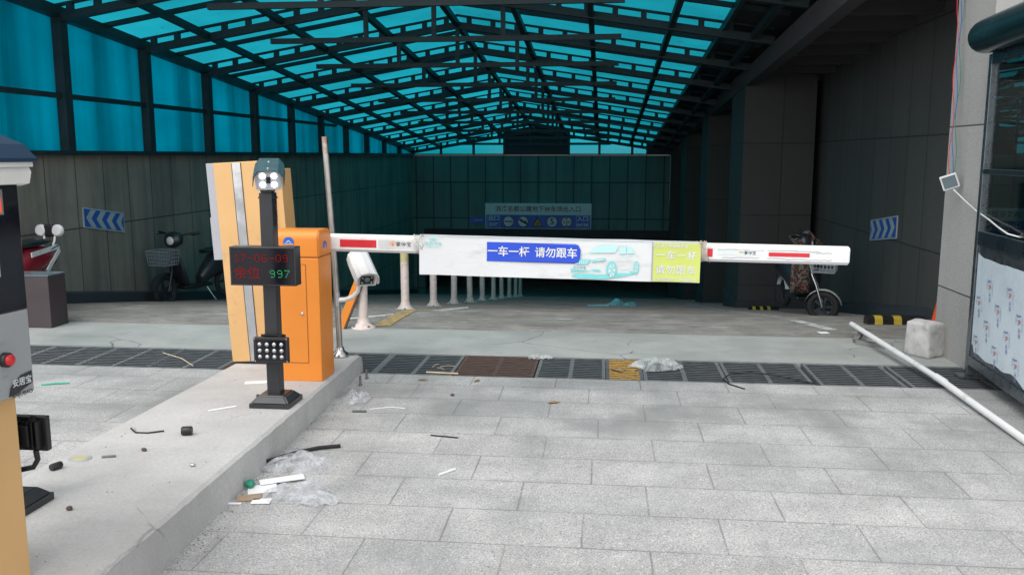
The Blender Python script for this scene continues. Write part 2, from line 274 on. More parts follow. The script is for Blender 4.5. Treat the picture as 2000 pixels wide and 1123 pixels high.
# ---------------------------------------------------------------- mesh helpers
class MB:
    def __init__(s): s.v = []; s.f = []; s.sm = []; s.M = Matrix()
    def _a(s, vs, fs, smooth=False):
        o = len(s.v); s.v += [tuple(s.M @ Vector(p)) for p in vs]; s.f += [tuple(i + o for i in q) for q in fs]; s.sm += [smooth] * len(fs)
    def box(s, x0, x1, y0, y1, z0, z1):
        s._a([(x0, y0, z0), (x1, y0, z0), (x1, y1, z0), (x0, y1, z0), (x0, y0, z1), (x1, y0, z1), (x1, y1, z1), (x0, y1, z1)],
             [(0, 3, 2, 1), (4, 5, 6, 7), (0, 1, 5, 4), (1, 2, 6, 5), (2, 3, 7, 6), (3, 0, 4, 7)]); return s
    def bbox(s, x0, x1, y0, y1, z0, z1, b=.005, seg=2):
        bm = bmesh.new(); bmesh.ops.create_cube(bm, size=1)
        for q in bm.verts: q.co = Vector(((x0 + x1) / 2 + q.co.x * (x1 - x0), (y0 + y1) / 2 + q.co.y * (y1 - y0), (z0 + z1) / 2 + q.co.z * (z1 - z0)))
        bmesh.ops.bevel(bm, geom=bm.edges[:], offset=b, segments=seg, affect='EDGES', profile=.5)
        return s.bm(bm)
    def bm(s, bm, smooth=False):
        bm.verts.index_update(); s._a([q.co for q in bm.verts], [[q.index for q in f.verts] for f in bm.faces], smooth); bm.free(); return s
    def bar(s, p, q, w, h, up=(0, 0, 1)):
        p, q = Vector(p), Vector(q); d = (q - p).normalized(); u = Vector(up)
        x = d.cross(u)
        if x.length < 1e-4: x = d.cross(Vector((0, 1, 0)))
        x.normalize(); u = x.cross(d); x *= w / 2; u *= h / 2
        s._a([p - x - u, p + x - u, p + x + u, p - x + u, q - x - u, q + x - u, q + x + u, q - x + u],
             [(0, 1, 2, 3), (7, 6, 5, 4), (0, 4, 5, 1), (1, 5, 6, 2), (2, 6, 7, 3), (3, 7, 4, 0)]); return s
    def tube(s, pts, r, n=10, cap=True, rs=None):
        pts = [Vector(p) for p in pts]; rings = []; ref = None
        for i, p in enumerate(pts):
            d = (pts[min(i + 1, len(pts) - 1)] - pts[max(i - 1, 0)]).normalized()
            if ref is None: ref = d.orthogonal().normalized()
            ref = (ref - d * ref.dot(d)); ref = ref.normalized() if ref.length > 1e-5 else d.orthogonal().normalized()
            b = d.cross(ref); rr = rs[i] if rs else r
            rings.append([p + (ref * math.cos(2 * math.pi * k / n) + b * math.sin(2 * math.pi * k / n)) * rr for k in range(n)])
        vs = [q for g in rings for q in g]; fs = []
        for i in range(len(pts) - 1):
            for k in range(n): fs.append((i * n + k, i * n + (k + 1) % n, (i + 1) * n + (k + 1) % n, (i + 1) * n + k))
        s._a(vs, fs, True)
        if cap: s._a(rings[0], [tuple(range(n))[::-1]]); s._a(rings[-1], [tuple(range(n))])
        return s
    def lathe(s, prof, c=(0, 0, 0), n=20, smooth=True):
        vs = []; fs = []; c = Vector(c)
        for r, z in prof: vs += [c + Vector((r * math.cos(2 * math.pi * k / n), r * math.sin(2 * math.pi * k / n), z)) for k in range(n)]
        for i in range(len(prof) - 1):
            for k in range(n): fs.append((i * n + k, i * n + (k + 1) % n, (i + 1) * n + (k + 1) % n, (i + 1) * n + k))
        s._a(vs, fs, smooth); m = len(prof) - 1
        s._a(vs[:n], [tuple(range(n))[::-1]]); s._a(vs[m * n:], [tuple(range(n))]); return s
    def poly(s, pts): s._a(pts, [tuple(range(len(pts)))]); return s
    def prism(s, pts, d):                       # outline + thickness vector
        n = len(pts); a = [Vector(p) for p in pts]; b = [p + Vector(d) for p in a]
        s._a(a + b, [tuple(range(n))[::-1], tuple(range(n, 2 * n))] + [(i, (i + 1) % n, n + (i + 1) % n, n + i) for i in range(n)]); return s
    def build(s, name, m, parent=None, loc=None):
        me = bpy.data.meshes.new(name); me.from_pydata(s.v, [], s.f); me.update()
        for p, q in zip(me.polygons, s.sm): p.use_smooth = q
        bm = bmesh.new(); bm.from_mesh(me); bmesh.ops.recalc_face_normals(bm, faces=bm.faces[:]) if len(bm.faces) < 60000 else None; bm.to_mesh(me); bm.free()
        me.materials.append(MT[m] if isinstance(m, str) else m)
        o = bpy.data.objects.new(name, me); col.objects.link(o)
        if parent: o.parent = parent
        if loc: o.location = loc
        return o

def tag(o, label=None, cat=None, group=None, kind=None):
    for k, v in (('label', label), ('category', cat), ('group', group), ('kind', kind)):
        if v: o[k] = v
    return o
def thing(name, label, cat, loc=(0, 0, 0), rz=0, group=None):
    o = bpy.data.objects.new(name, None); col.objects.link(o); o.location = loc; o.rotation_euler = (0, 0, rz); o.empty_display_size = .1
    return tag(o, label, cat, group)
def struct(name, mb, m): return tag(mb.build(name, m), kind='structure')
def dup(root, loc, label=None, rz=None):
    r = root.copy(); col.objects.link(r); r.location = loc
    if rz is not None: r.rotation_euler = (0, 0, rz)
    if label: r['label'] = label
    for ch in list(root.children):
        c = ch.copy(); col.objects.link(c); c.parent = r
        for g in list(ch.children):
            d = g.copy(); col.objects.link(d); d.parent = c
    return r
def text(name, body, size, m, parent, M, bold=0., align='CENTER', xs=1., gap=1.):
    cu = bpy.data.curves.new('lettering', 'FONT'); cu.body = body; cu.size = size; cu.offset = bold * size; cu.align_x = align; cu.align_y = 'CENTER'
    cu.resolution_u = 3; cu.space_character = gap
    o = bpy.data.objects.new('lettering', cu); col.objects.link(o)
    dg = bpy.context.evaluated_depsgraph_get(); dg.update(); me = bpy.data.meshes.new_from_object(o.evaluated_get(dg)); bpy.data.objects.remove(o)
    me.transform(M @ Matrix.Diagonal((xs, 1, 1, 1))); me.materials.clear(); me.materials.append(MT[m])
    t = bpy.data.objects.new(name, me); col.objects.link(t)
    if parent: t.parent = parent
    return t
FRONT = Matrix.Rotation(R(90), 4, 'X')          # text facing -Y, reading along +X
T = Matrix.Translation

# ---------------------------------------------------------------- ground, island, drain, ramp
def ramp_z(y):
    if y < 8.05: return 0.
    if y < 9.35: return -.062 * ((y - 8.05) / 1.3) ** 1.6
    if y < 29.5: return -.062 - .1515 * (y - 9.35)
    return -.062 - .1515 * 20.15
XL, XR, YE = -6.4, 3.35, 29.0
g = MB(); g.box(-45, 45, -45, 6.33, -.3, 0); struct('paving', g, 'paving')
g = MB(); g.box(-45, XL - .3, 6.33, 70, -.3, -.01); struct('ground', g, 'concrete')
g = MB(); g.box(XL - .3, XR + .1, 6.33, 7.03, -.34, -.3); g.box(XL - .3, XR + .1, 6.33, 6.335, -.3, -.005); struct('drain_channel', g, 'pit')
g = MB(); g.box(XL, XR, 7.03, 8.05, -.3, 0); struct('concrete_strip', g, 'strip')
g = MB(); ys = [8.05]; zz = [0.]
y = 8.1
while y < 24:                                     # anti slip grooves across the ramp
    z = ramp_z(y); ys += [y, y + .004, y + .046, y + .05]; zz += [z, z - .012, z - .012, z]; y += .125
while y < 29.6: ys.append(y); zz.append(ramp_z(y)); y += .5
ys += [29.6, 50]; zz += [ramp_z(29.6)] * 2
vs = [(x, a, b) for a, b in zip(ys, zz) for x in (XL, XR)]
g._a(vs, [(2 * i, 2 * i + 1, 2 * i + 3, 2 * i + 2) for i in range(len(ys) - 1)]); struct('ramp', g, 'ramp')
# narrow smooth gutters beside the grooves are the same concrete; painted lines lie on it
def ground_strip(name, pts, wd, m, lift=.006):
    mb = MB(); L = []
    for i, p in enumerate(pts):
        d = Vector(pts[min(i + 1, len(pts) - 1)]) - Vector(pts[max(0, i - 1)]); nrm = Vector((-d.y, d.x)).normalized() * wd / 2
        for sgn in (1, -1): L.append((p[0] + nrm.x * sgn, p[1] + nrm.y * sgn, ramp_z(p[1]) + lift))
    mb._a(L, [(2 * i, 2 * i + 1, 2 * i + 3, 2 * i + 2) for i in range(len(pts) - 1)])
    return tag(mb.build(name, m), kind='structure')
ground_strip('yellow_line', [(-2.13, 8.15 + .3 * k) for k in range(40)], .16, 'road_yellow')
ground_strip('white_line', [(2.2, 8.45), (2.02, 9.0), (1.9, 9.6), (1.8, 10.4), (1.72, 11.4), (1.68, 12.6), (1.66, 14), (1.66, 18)], .12, 'road_white')

def isl_z(y): return .2 - .0165 * (y - 2.7)
g = MB(); ysl = [-3, 0, 1.5] + [2.2 + .06 * i for i in range(69)] + [6.33, 6.42]
rows = []
for y in ysl:
    zt = isl_z(y) - (.02 if y > 6.4 else 0); wv = .012 * noise.noise(Vector((y * 1.7, 0, 0))) + .005 * noise.noise(Vector((y * 9, 3, 0))); ch = .012 + .012 * max(0, noise.noise(Vector((y * 6, 11, 0)))); xr = -1.735 - .028 * (y - 2.7) + wv; xl = -2.66 + .02 * noise.noise(Vector((y * 1.3, 5, 0)))
    rows.append([(xl - .02, y, -.02), (xl, y, zt - .012), (xl + .015, y, zt), (xr - .006 - ch, y, zt), (xr, y, zt - ch), (xr + .008, y, -.02)])
vs = [p for r_ in rows for p in r_]; n6 = 6
g._a(vs, [(i * n6 + k, i * n6 + k + 1, (i + 1) * n6 + k + 1, (i + 1) * n6 + k) for i in range(len(ysl) - 1) for k in range(5)])
g.poly(rows[-1]); g.poly(rows[0][::-1]); struct('concrete_island', g, 'concrete')

# drain grates: one tray, copied along the trench
def grate(kind, W=.305):
    mats = {'iron': ('iron', 'iron_edge'), 'rust': ('rust', 'rust'), 'yellow': ('yellow_iron', 'iron')}[kind]
    t = thing('drain_grate', 'x', 'drain grate', (0, 6.68, 0), 0, 'iron grates over the cross drain')
    f = MB()
    for sx in (-1, 1): f.box(sx * W - (.026 if sx > 0 else 0), sx * W + (.026 if sx < 0 else 0), -.335, .335, -.06, -.002)
    f.box(-W + .026, W - .026, -.335, -.318, -.06, -.002); f.box(-W + .026, W - .026, .318, .335, -.06, -.002)
    if W > .2: f.box(-.016, .016, -.318, .318, -.05, -.004)
    f.build('frame', mats[1], t)
    s = MB(); nb = 12
    for k in range(nb):
        yy = -.3 + .6 * k / (nb - 1); hw = {'iron': .0105, 'rust': .0185, 'yellow': .016}[kind]
        for p, q in (((-W + .026, -.016), (.016, W - .026)) if W > .2 else ((-W + .026, W - .026),)): s.box(p, q, yy - hw, yy + hw, -.05, -.006)
    s.build('slats', 'rust_dark' if kind == 'rust' else 'iron_dark', t)  # slat sides blackened, gap shade and grime put into the colour
    s = MB()
    for k in range(nb):
        yy = -.3 + .6 * k / (nb - 1); hw = {'iron': .0105, 'rust': .0175, 'yellow': .0155}[kind]
        for p, q in (((-W + .026, -.016), (.016, W - .026)) if W > .2 else ((-W + .026, W - .026),)): s.box(p, q, yy - hw, yy + hw, -.0058, -.0035)
    s.build('worn_lit_tops', mats[0], t); return t  # lighter caps give the slats worn tops that read as lit
LG = [(-6.28, 'iron', 'leftmost black drain grate, partly behind the ticket machine'), (-5.65, 'iron', 'black drain grate in front of the brown box'), (-5.02, 'iron', 'black drain grate just right of the brown box'),
      (-4.46, 'iron', 'black drain grate two places left of the straw'), (-3.86, 'iron', 'black slatted drain grate beside the pale straw, on its left'), (-3.27, 'iron', 'black drain grate with a pale straw stem across it'), (-2.66, 'rust', 'rusty brown drain grate tucked beside the cream cabinet'),
      (-2.04, 'iron', 'dark drain grate mostly hidden behind the orange cabinet'), (-1.43, 'iron', 'black drain grate with dry straw, between orange cabinet and rusty grate'), (-.81, 'rust', 'rusty brown drain grate in front of the barrier banner'),
      (.63, 'iron', 'black drain grate under the large white plastic bag'), (1.25, 'iron', 'black drain grate under the loop of black wire'), (1.9, 'iron', 'black drain grate between the wire loop and the white pipe'), (2.54, 'iron', 'black drain grate crossed by the white pipe'), (3.15, 'iron', 'black drain grate under the booth corner foot')]
protos = {}
for x, kind, lab in LG:
    if kind not in protos: o = protos[kind] = grate(kind); o.location = (x, 6.68, 0)
    else: o = dup(protos[kind], (x, 6.68, 0))
    o['label'] = lab; o.rotation_euler = (0, 0, R(random.uniform(-.4, .4)))
o = grate('iron', .265); o.location = (-.23, 6.68, 0); o['label'] = 'black drain grate between the rusty grate and yellow slats'
o = grate('yellow', .14); o.location = (.18, 6.68, 0); o['label'] = 'narrow yellow painted drain grate beside the big white bag'

# ---------------------------------------------------------------- walls
g = MB(); g.box(XL - .3, XL, 7.6, YE + .3, -4, 1.64)
lw = tag(g.build('retaining_wall', 'wall_left'), 'long stained stone panel wall under the teal glazing on the left', 'wall')
k = MB(); ya = [8.6, 9.4, 12, 16, 20, 24, 29]
k._a([p for yy in ya for p in ((XL + .001, yy, ramp_z(yy) - .05), (XL + .14, yy, ramp_z(yy) - .05), (XL + .14, yy, ramp_z(yy) + .13), (XL + .001, yy, ramp_z(yy) + .15))],
     [(4 * i + j, 4 * i + (j + 1) % 4, 4 * i + 4 + (j + 1) % 4, 4 * i + 4 + j) for i in range(len(ya) - 1) for j in range(4)]); k.poly([(XL + .001, 8.6, -.05), (XL + .14, 8.6, -.05), (XL + .14, 8.6, .13), (XL + .001, 8.6, .15)])
k.build('kerb', 'kerb', lw)
g = MB(); g.box(XL, 2.15, YE, YE + .3, -.81, 1.64)
bw = tag(g.build('end_wall', 'wall_back'), 'green lit tiled wall at the far end above the garage opening', 'wall')
g = MB(); g.box(-6.02, 2.15, YE - .05, YE + .35, -1.08, -.812); g.build('lintel', 'lintel', bw)
g = MB(); g.box(XL, -6.02, YE, YE + .3, -3.3, -.811); g.build('jamb', 'wall_back', bw)
g = MB(); g.box(XL, -6.39, YE + .3, 50, -3.3, -.8); g.box(XR, XR + .1, YE + .3, 50, -3.3, -.8); g.box(XL, XR, YE + .36, 50, -.9, -.8); g.box(XL, XR, 50, 50.1, -3.3, -.8)
tag(g.build('garage', 'garage'), 'dark underground garage behind the far opening', 'garage')

# building on the right: pillar, side wall, columns, soffit
B = thing('stone_building', 'grey stone building along the right of the ramp with pillar and dark overhang', 'building', (0, 0, 0))
g = MB(); g.box(2.82, 3.6, 6.9, 7.6, 0, 3.6); g.build('pillar', 'pillar', B)
g = MB(); g.box(3.6, 12, 6.905, 7.6, 0, 3.6); g.build('front_wall', 'facade', B)
g = MB(); g.box(2.815, 12, 6.9, 40, 3.602, 10); g.build('upper_wall', 'facade', B)
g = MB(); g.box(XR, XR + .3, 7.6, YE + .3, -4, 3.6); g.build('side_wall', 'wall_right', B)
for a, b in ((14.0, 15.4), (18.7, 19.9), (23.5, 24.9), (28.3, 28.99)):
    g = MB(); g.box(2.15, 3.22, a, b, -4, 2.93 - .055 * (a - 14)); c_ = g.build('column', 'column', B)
    g = MB(); g.box(2.12, 3.22, a - .03, b + .03, -4, ramp_z(a) + .12); g.build('plinth', 'kerb', c_)
def sof_z(y): return 3.10 - .055 * (y - 8.7)
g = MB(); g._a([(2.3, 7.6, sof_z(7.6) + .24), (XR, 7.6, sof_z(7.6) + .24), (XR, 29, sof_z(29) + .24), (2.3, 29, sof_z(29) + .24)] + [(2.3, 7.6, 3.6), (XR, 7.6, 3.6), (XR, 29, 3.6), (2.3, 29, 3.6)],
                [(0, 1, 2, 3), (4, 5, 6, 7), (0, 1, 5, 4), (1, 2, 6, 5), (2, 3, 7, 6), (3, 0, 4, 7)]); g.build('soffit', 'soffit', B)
yy = 7.75
while yy < 28:
    g = MB(); z = sof_z(yy); g.box(2.3, XR, yy, yy + .2, z, z + .23); g.build('soffit_beam', 'rung', B); yy += .82
g = MB(); g.bar((2.22, 7.7, sof_z(7.7) + .02), (2.22, 29, sof_z(29) + .02), .16, .26); g.build('edge_beam', 'rung', B)
g = MB(); ya = [7.62, 9.4, 12, 16, 20, 24, 29]
g._a([p for yy in ya for p in ((XR - .001, yy, ramp_z(yy) - .05), (XR - .12, yy, ramp_z(yy) - .05), (XR - .12, yy, ramp_z(yy) + .13), (XR - .001, yy, ramp_z(yy) + .15))],
     [(4 * i + j, 4 * i + (j + 1) % 4, 4 * i + 4 + (j + 1) % 4, 4 * i + 4 + j) for i in range(len(ya) - 1) for j in range(4)]); g.build('kerb', 'kerb', B)

# ---------------------------------------------------------------- teal canopy
C = thing('canopy', 'teal translucent gabled canopy on a dark steel frame over the ramp', 'canopy', (0, 0, 0))
RX = -2.29; SL = .0783
def zr(y): return 3.88 - SL * (y - 9.94)
def zc(x, y): return zr(y) - (.70 * (RX - x) / 4.11 if x < RX else .68 * (x - RX) / 4.44)
FY = [8.04 + 1.906 * k for k in range(12)]
CH, GAP = .10, .085
SH = CH + GAP + .03                                  # sheet height above the chord's underside
for k, y in enumerate(FY):
    g = MB()
    for a, b in ((XL, RX), (RX, 2.15)):
        g.bar((a, y, zc(a, y) + CH / 2), (b, y, zc(b, y) + CH / 2), .09, CH)
        a2 = a - .13 if a == XL else a; g.bar((a2, y, zc(a2, y) + SH - .018), (b, y, zc(b, y) + SH - .018), .07, .028)
        n = 12
        for i in range(n):
            x = a + (b - a) * (i + .5) / n; z = zc(x, y) + CH; g.box(x - .037, x + .037, y - .03, y + .03, z - .006, z + GAP + .006)
    g.build('rafter', 'steel_dark', C)
    if k < 11:
        ym = y + .953; g = MB()
        for a, b in ((XL - .13, RX), (RX, 2.15)): g.bar((a, ym, zc(a, ym) + SH - .042), (b, ym, zc(b, ym) + SH - .042), .06, .06)
        g.build('sheet_rail', 'steel_dark', C)
    if 0 < k < 11:
        g = MB(); zt = zr(y) - .55
        g.box(-4.55, .2, y - .03, y + .03, zt - .035, zt + .035)
        for dx in (-.93, 0, .93): g.box(RX + dx - .03, RX + dx + .03, y - .025, y + .025, zt + .036, zc(RX + dx, y) + .01)
        g.build('collar_tie', 'steel_dark', C)
    g = MB(); g.box(XL - .075, XL + .075, y - .07, y + .07, 1.641, zc(XL, y) + .06); g.build('post', 'steel_dark', C)
for i in range(-3, 5):
    x = RX + 1.045 * i
    if x > 2.1: continue
    g = MB(); g.bar((x, 7.9, zc(x, 7.9) + CH / 2 + .012), (x, YE, zc(x, YE) + CH / 2 + .012), .075, .085); g.build('purlin', 'steel_dark', C)
g = MB(); g.bar((XL + .01, 7.9, zc(XL, 7.9) + .115), (XL + .01, YE, zc(XL, YE) + .115), .12, .13); g.build('eave_beam', 'steel_dark', C)
g = MB(); g.bar((1.52, 7.9, zc(1.52, 7.9) + .13), (1.52, YE, zc(1.52, YE) + .13), .06, .1); g.build('purlin', 'steel_dark', C)
g = MB(); g.box(XL - .03, XL + .035, 7.9, 20.6, 2.31, 2.37); g.build('side_rail', 'steel_dark', C)
g = MB(); g.box(XL - .08, XL + .09, 7.9, YE, 1.6405, 1.70); g.build('sill', 'steel_dark', C)
for k in range(11):
    y0, y1 = FY[k], FY[k + 1]
    y0 = y0 - .25 if k == 0 else y0
    y1 = y1 + .35 if k == 10 else y1
    for a, b in ((XL - .15, RX), (RX, 1.55)):
        g = MB(); g._a([(a, y0, zc(a, y0) + SH), (b, y0, zc(b, y0) + SH), (b, y1, zc(b, y1) + SH), (a, y1, zc(a, y1) + SH)], [(0, 1, 2, 3)]); g.build('roof_sheet', 'teal', C)
    a, b = 1.551, 2.3
    g = MB(); g._a([(a, y0, zc(a, y0) + SH), (b, y0, zc(b, y0) + SH), (b, y1, zc(b, y1) + SH), (a, y1, zc(a, y1) + SH), (a, y0, zc(a, y0) + SH + .03), (b, y0, zc(b, y0) + SH + .03), (b, y1, zc(b, y1) + SH + .03), (a, y1, zc(a, y1) + SH + .03)],
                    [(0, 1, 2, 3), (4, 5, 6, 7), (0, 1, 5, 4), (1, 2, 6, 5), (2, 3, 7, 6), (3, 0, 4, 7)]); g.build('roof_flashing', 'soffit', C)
    g = MB(); g._a([(XL - .04, y0, 1.70), (XL - .04, y1, 1.70), (XL - .04, y1, zc(XL, y1) + .06), (XL - .04, y0, zc(XL, y0) + .06)], [(0, 1, 2, 3)]); g.build('side_sheet', 'teal_wall', C)
gx = [-6.36, -5.42, -4.32, -3.29, -1.16, -.157, .91, 1.4, 2.12]
for i in range(len(gx) - 1):
    a, b = gx[i] + .03, gx[i + 1] - .03; y = YE + .05; dark = i in (3, 7)
    g = MB(); pts = [(a, y, 1.66), (b, y, 1.66), (b, y, zc(b, YE) + SH)] + ([(RX, y, zc(RX, YE) + SH)] if a < RX < b else []) + [(a, y, zc(a, YE) + SH)]
    g.prism(pts, (0, .02 if not dark else .05, 0)) if dark else g.poly(pts)
    g.build('gable_louvre' if i == 3 else ('gable_board' if dark else 'gable_sheet'), 'lintel' if dark else 'teal_clear', C)
for x in gx: g = MB(); g.box(x - .04, x + .04, YE - .02, YE + .06, 1.642, zc(x, YE) + SH - .004); g.build('mullion', 'steel_dark', C)
g = MB(); g.box(XL, 2.15, YE - .03, YE + .02, 1.643, 1.69); g.build('gable_sill', 'steel_dark', C)

# ---------------------------------------------------------------- signs on the walls
def wall_sign(label, side):
    t = thing('chevron_sign', label, 'road sign', (0, 0, 0), 0, 'blue and white chevron signs on the ramp walls')
    if side < 0: A, Bq, X = (10.15, 1.014, .763), (11.06, .885, .62), XL
    else: A, Bq, X = (11.315, .845, .586), (10.33, .969, .705), XR
    s = -side
    def P(u, v, d): # u along picture left->right, v up
        yy = A[0] + (Bq[0] - A[0]) * u; lo = A[2] + (Bq[2] - A[2]) * u; hi = A[1] + (Bq[1] - A[1]) * u
        return (X + s * d, yy, lo + (hi - lo) * v)
    g = MB(); q = [P(0, 0, .004), P(1, 0, .004), P(1, 1, .004), P(0, 1, .004)]; g.prism(q, (s * .014, 0, 0)); g.build('plate', 'chevron_white', t)
    g = MB(); g.poly([P(.015, .06, .0195), P(.985, .06, .0195), P(.985, .94, .0195), P(.015, .94, .0195)]); g.build('face', 'sign_blue', t)
    g = MB(); wd = .125
    for c in range(4):
        u0 = .05 + .245 * c
        for (a, b, va, vb) in ((0, .115, .5, .92), (0, .115, .5, .08)):
            f = (lambda u: u) if side < 0 else (lambda u: 1 - u)
            g.poly([P(f(u0 + a), va, .0215), P(f(u0 + a + wd), va, .0215), P(f(min(.985, u0 + b + wd)), vb, .0215), P(f(u0 + b), vb, .0215)])
    g.build('chevrons', 'chevron_white', t); return t
wall_sign('blue sign of white chevrons pointing left on the left stone wall', -1)
wall_sign('blue sign of white chevrons pointing right on the right stone wall', 1)

t = thing('garage_sign', 'pale and blue car park entrance sign above the far opening', 'sign', (-2.157, YE - .055, 0))
g = MB(); g.bbox(-1.77, 1.77, -.03, 0.05, -.79, .06, .008); g.build('plate', 'sign_pale', t)
g = MB(); g.poly([(-1.74, -.033, -.77), (1.74, -.033, -.77), (1.74, -.033, -.32), (-1.74, -.033, -.32)]); g.build('blue_field', 'sign_blue', t)
text('title', '济洛名都公建地下停车场出入口', .205, 'ink_red', t, T((0, -.035, -.135)) @ FRONT, .012)
for x, a, b in ((-1.48, '出口', 'EXIT'), (1.48, '入口', 'ENTER')):
    text('lettering', a, .19, 'sign_white', t, T((x, -.036, -.45)) @ FRONT, .01)
    text('lettering', b, .15 if b == 'EXIT' else .13, 'sign_white', t, T((x, -.036, -.65)) @ FRONT, .012)
    g = MB()
    for q in ((x - .21, x + .21, -.757, -.75), (x - .21, x + .21, -.345, -.338), (x - .21, x - .203, -.75, -.345), (x + .203, x + .21, -.75, -.345)): g.poly([(q[0], -.036, q[2]), (q[1], -.036, q[2]), (q[1], -.036, q[3]), (q[0], -.036, q[3])])
    g.build('border', 'sign_white', t)
def disc(x, z, r, y, n=32): return [(x + r * math.cos(2 * math.pi * i / n), y, z + r * math.sin(2 * math.pi * i / n)) for i in range(n)]
for x in (-.99, -.5, .47, .95):
    e = MB().poly(disc(x, -.545, .19, -.036)).build('round_symbol', 'ink_red', t); MB().poly(disc(x, -.545, .16, -.038)).build('disc', 'sign_pale', e)
    if x == -.99: MB().poly([(x - .13, -.04, -.565), (x + .13, -.04, -.565), (x + .13, -.04, -.525), (x - .13, -.04, -.525)]).build('bar', 'ink_red', e)
    elif x == -.5:
        g = MB(); g.poly([(x - .15, -.04, -.49), (x - .1, -.04, -.44), (x + .16, -.04, -.6), (x + .12, -.04, -.65)]); g.poly([(x - .1, -.0405, -.56), (x + .1, -.0405, -.58), (x + .1, -.0405, -.51), (x + .02, -.0405, -.53)]); g.build('horn', 'ink', e)
    elif x == .47: text('number', '5', .3, 'ink', e, T((x, -.04, -.545)) @ FRONT, .015)
    else:
        text('number', '2.2m', .16, 'ink', e, T((x, -.04, -.545)) @ FRONT, .01, xs=.8)
        MB().poly([(x - .07, -.0405, -.40), (x + .07, -.0405, -.40), (x, -.0405, -.46)]).poly([(x - .07, -.0405, -.69), (x + .07, -.0405, -.69), (x, -.0405, -.63)]).build('triangles', 'ink', e)
e = MB().poly([(-.2, -.036, -.7), (.17, -.036, -.7), (-.015, -.036, -.37)]).build('warning_triangle', 'ink', t)
MB().poly([(-.15, -.038, -.675), (.12, -.038, -.675), (-.015, -.038, -.43)]).build('field', 'yellow', e)
MB().poly([(-.055, -.04, -.65), (-.02, -.04, -.65), (-.03, -.04, -.52)]).poly([(.0, -.04, -.65), (.03, -.04, -.65), (.01, -.04, -.5)]).build('figures', 'ink', e)
t = thing('direction_sign', 'small dim blue direction sign left of the big entrance sign', 'sign', (-4.2, YE - .003, -.52))
MB().bbox(-.26, .26, -.02, 0, -.11, .11, .004).build('plate', 'sign_blue', t); text('lettering', '停车场', .1, 'ink_grey', t, T((.03, -.022, 0)) @ FRONT, .01)

# ---------------------------------------------------------------- white posts along the lane divider
p0 = thing('lane_post', 'nearest white base flanged post, standing below the bullet camera', 'post', (-2.29, 8.07, 0), 0, 'white posts in a row down the ramp')
g = MB(); g.lathe([(.048, .08), (.048, .76), (.04, .785), (.012, .79)], n=18); g.build('tube', 'post', p0)
g = MB(); g.lathe([(.118, 0), (.118, .012), (.085, .028), (.06, .055), (.05, .1)], n=20); g.build('flange', 'post', p0)
g = MB(); g.lathe([(.0492, .56), (.0492, .68)], n=18); g.build('band', 'post_band', p0)
for i in range(4):
    g = MB(); a = R(45 + 90 * i); g.lathe([(.011, .01), (.011, .03), (.006, .034)], (.1 * math.cos(a), .1 * math.sin(a), 0), 8); g.build('bolt', 'iron', p0)
ords = ['second', 'third', 'fourth', 'fifth', 'sixth', 'seventh', 'eighth', 'ninth', 'tenth', 'eleventh']
for k in range(10):
    y = [9.87, 11.57, 13.2, 14.83, 16.4, 18.1, 19.6, 21.25, 22.8, 24.1][k]
    o = dup(p0, (-2.29, y, ramp_z(y)), ('white flanged post %s from the front of the row, ' % ords[k]) + ('behind the white barrier arm' if k == 0 else 'below the banner' if k < 6 else 'deep in the dark'))
    o.rotation_euler = (R(random.uniform(-1, 1)), R(random.uniform(-1, 1)), random.random())
o = bpy.data.objects

# ---------------------------------------------------------------- barrier gate
zi = isl_z(5.6)
G = thing('barrier_gate', 'orange barrier gate cabinet with its white and red boom lowered', 'barrier', (-2.0, 5.63, zi))
g = MB(); g.bbox(-.16, .15, -.135, .135, 0, .83, .006); g.build('cabinet', 'orange', G)
bm = bmesh.new(); bmesh.ops.create_cube(bm, size=1)
for q in bm.verts: q.co = Vector((-.005 + q.co.x * .316, q.co.y * .276, .9225 + q.co.z * .175))
ed = [e for e in bm.edges if all(v_.co.z > 1 for v_ in e.verts) and abs(e.verts[0].co.y - e.verts[1].co.y) < .01]
bmesh.ops.bevel(bm, geom=ed, offset=.055, segments=6, affect='EDGES', profile=.5)
bmesh.ops.bevel(bm, geom=[e for e in bm.edges if e.calc_face_angle(0) > .6], offset=.008, segments=2, affect='EDGES')
MB().bm(bm).build('cover', 'orange', G)
g = MB(); g.box(-.156, .146, -.13, .13, .828, .8355); g.build('seam', 'orange_edge', G)
d = MB().bbox(-.135, .06, -.1375, -.134, .13, .785, .001).build('door', 'orange', G)
g = MB()
for q in ((-.14, -.1355, .125, .79), (.0605, .065, .125, .79), (-.1355, .0605, .7855, .79), (-.1355, .0605, .125, .1295)): g.box(q[0], q[1], -.1362, -.1345, q[2], q[3])
g.build('door_gap', 'orange_edge', d)
g = MB(); g.M = T((.03, -.1376, .46)) @ Matrix.Rotation(R(90), 4, 'X'); g.lathe([(.011, 0), (.011, .004), (.006, .006)], n=14); g.build('lock', 'steel', d)
def badge(M_, parent):
    n = 20; g = MB(); g.M = M_; pts = [(.036 * math.cos(math.pi * i / n), .034 * math.sin(math.pi * i / n), 0) for i in range(n + 1)]; g.prism(pts + [(-.036, -.015, 0), (.036, -.015, 0)][0:1] + [(.036, -.015, 0)], (0, 0, .002))
    e = g.build('emblem', 'sign_blue', parent)
    g = MB(); g.M = M_ @ T((0, 0, .0025)); g.poly([(-.02, -.004, 0), (0, .012, 0), (.02, -.004, 0), (.014, -.004, 0), (0, .006, 0), (-.014, -.004, 0)]); g.poly([(-.03, -.012, 0), (.03, -.012, 0), (.03, -.009, 0), (-.03, -.009, 0)]); g.build('mark', 'sign_white', e)
badge(T((-.045, -.139, .935)) @ FRONT, G)
badge(T((.1535, .0, .90)) @ Matrix.Rotation(R(90), 4, 'Z') @ FRONT, G)
DR = .0150
arm_y = .17 + .0
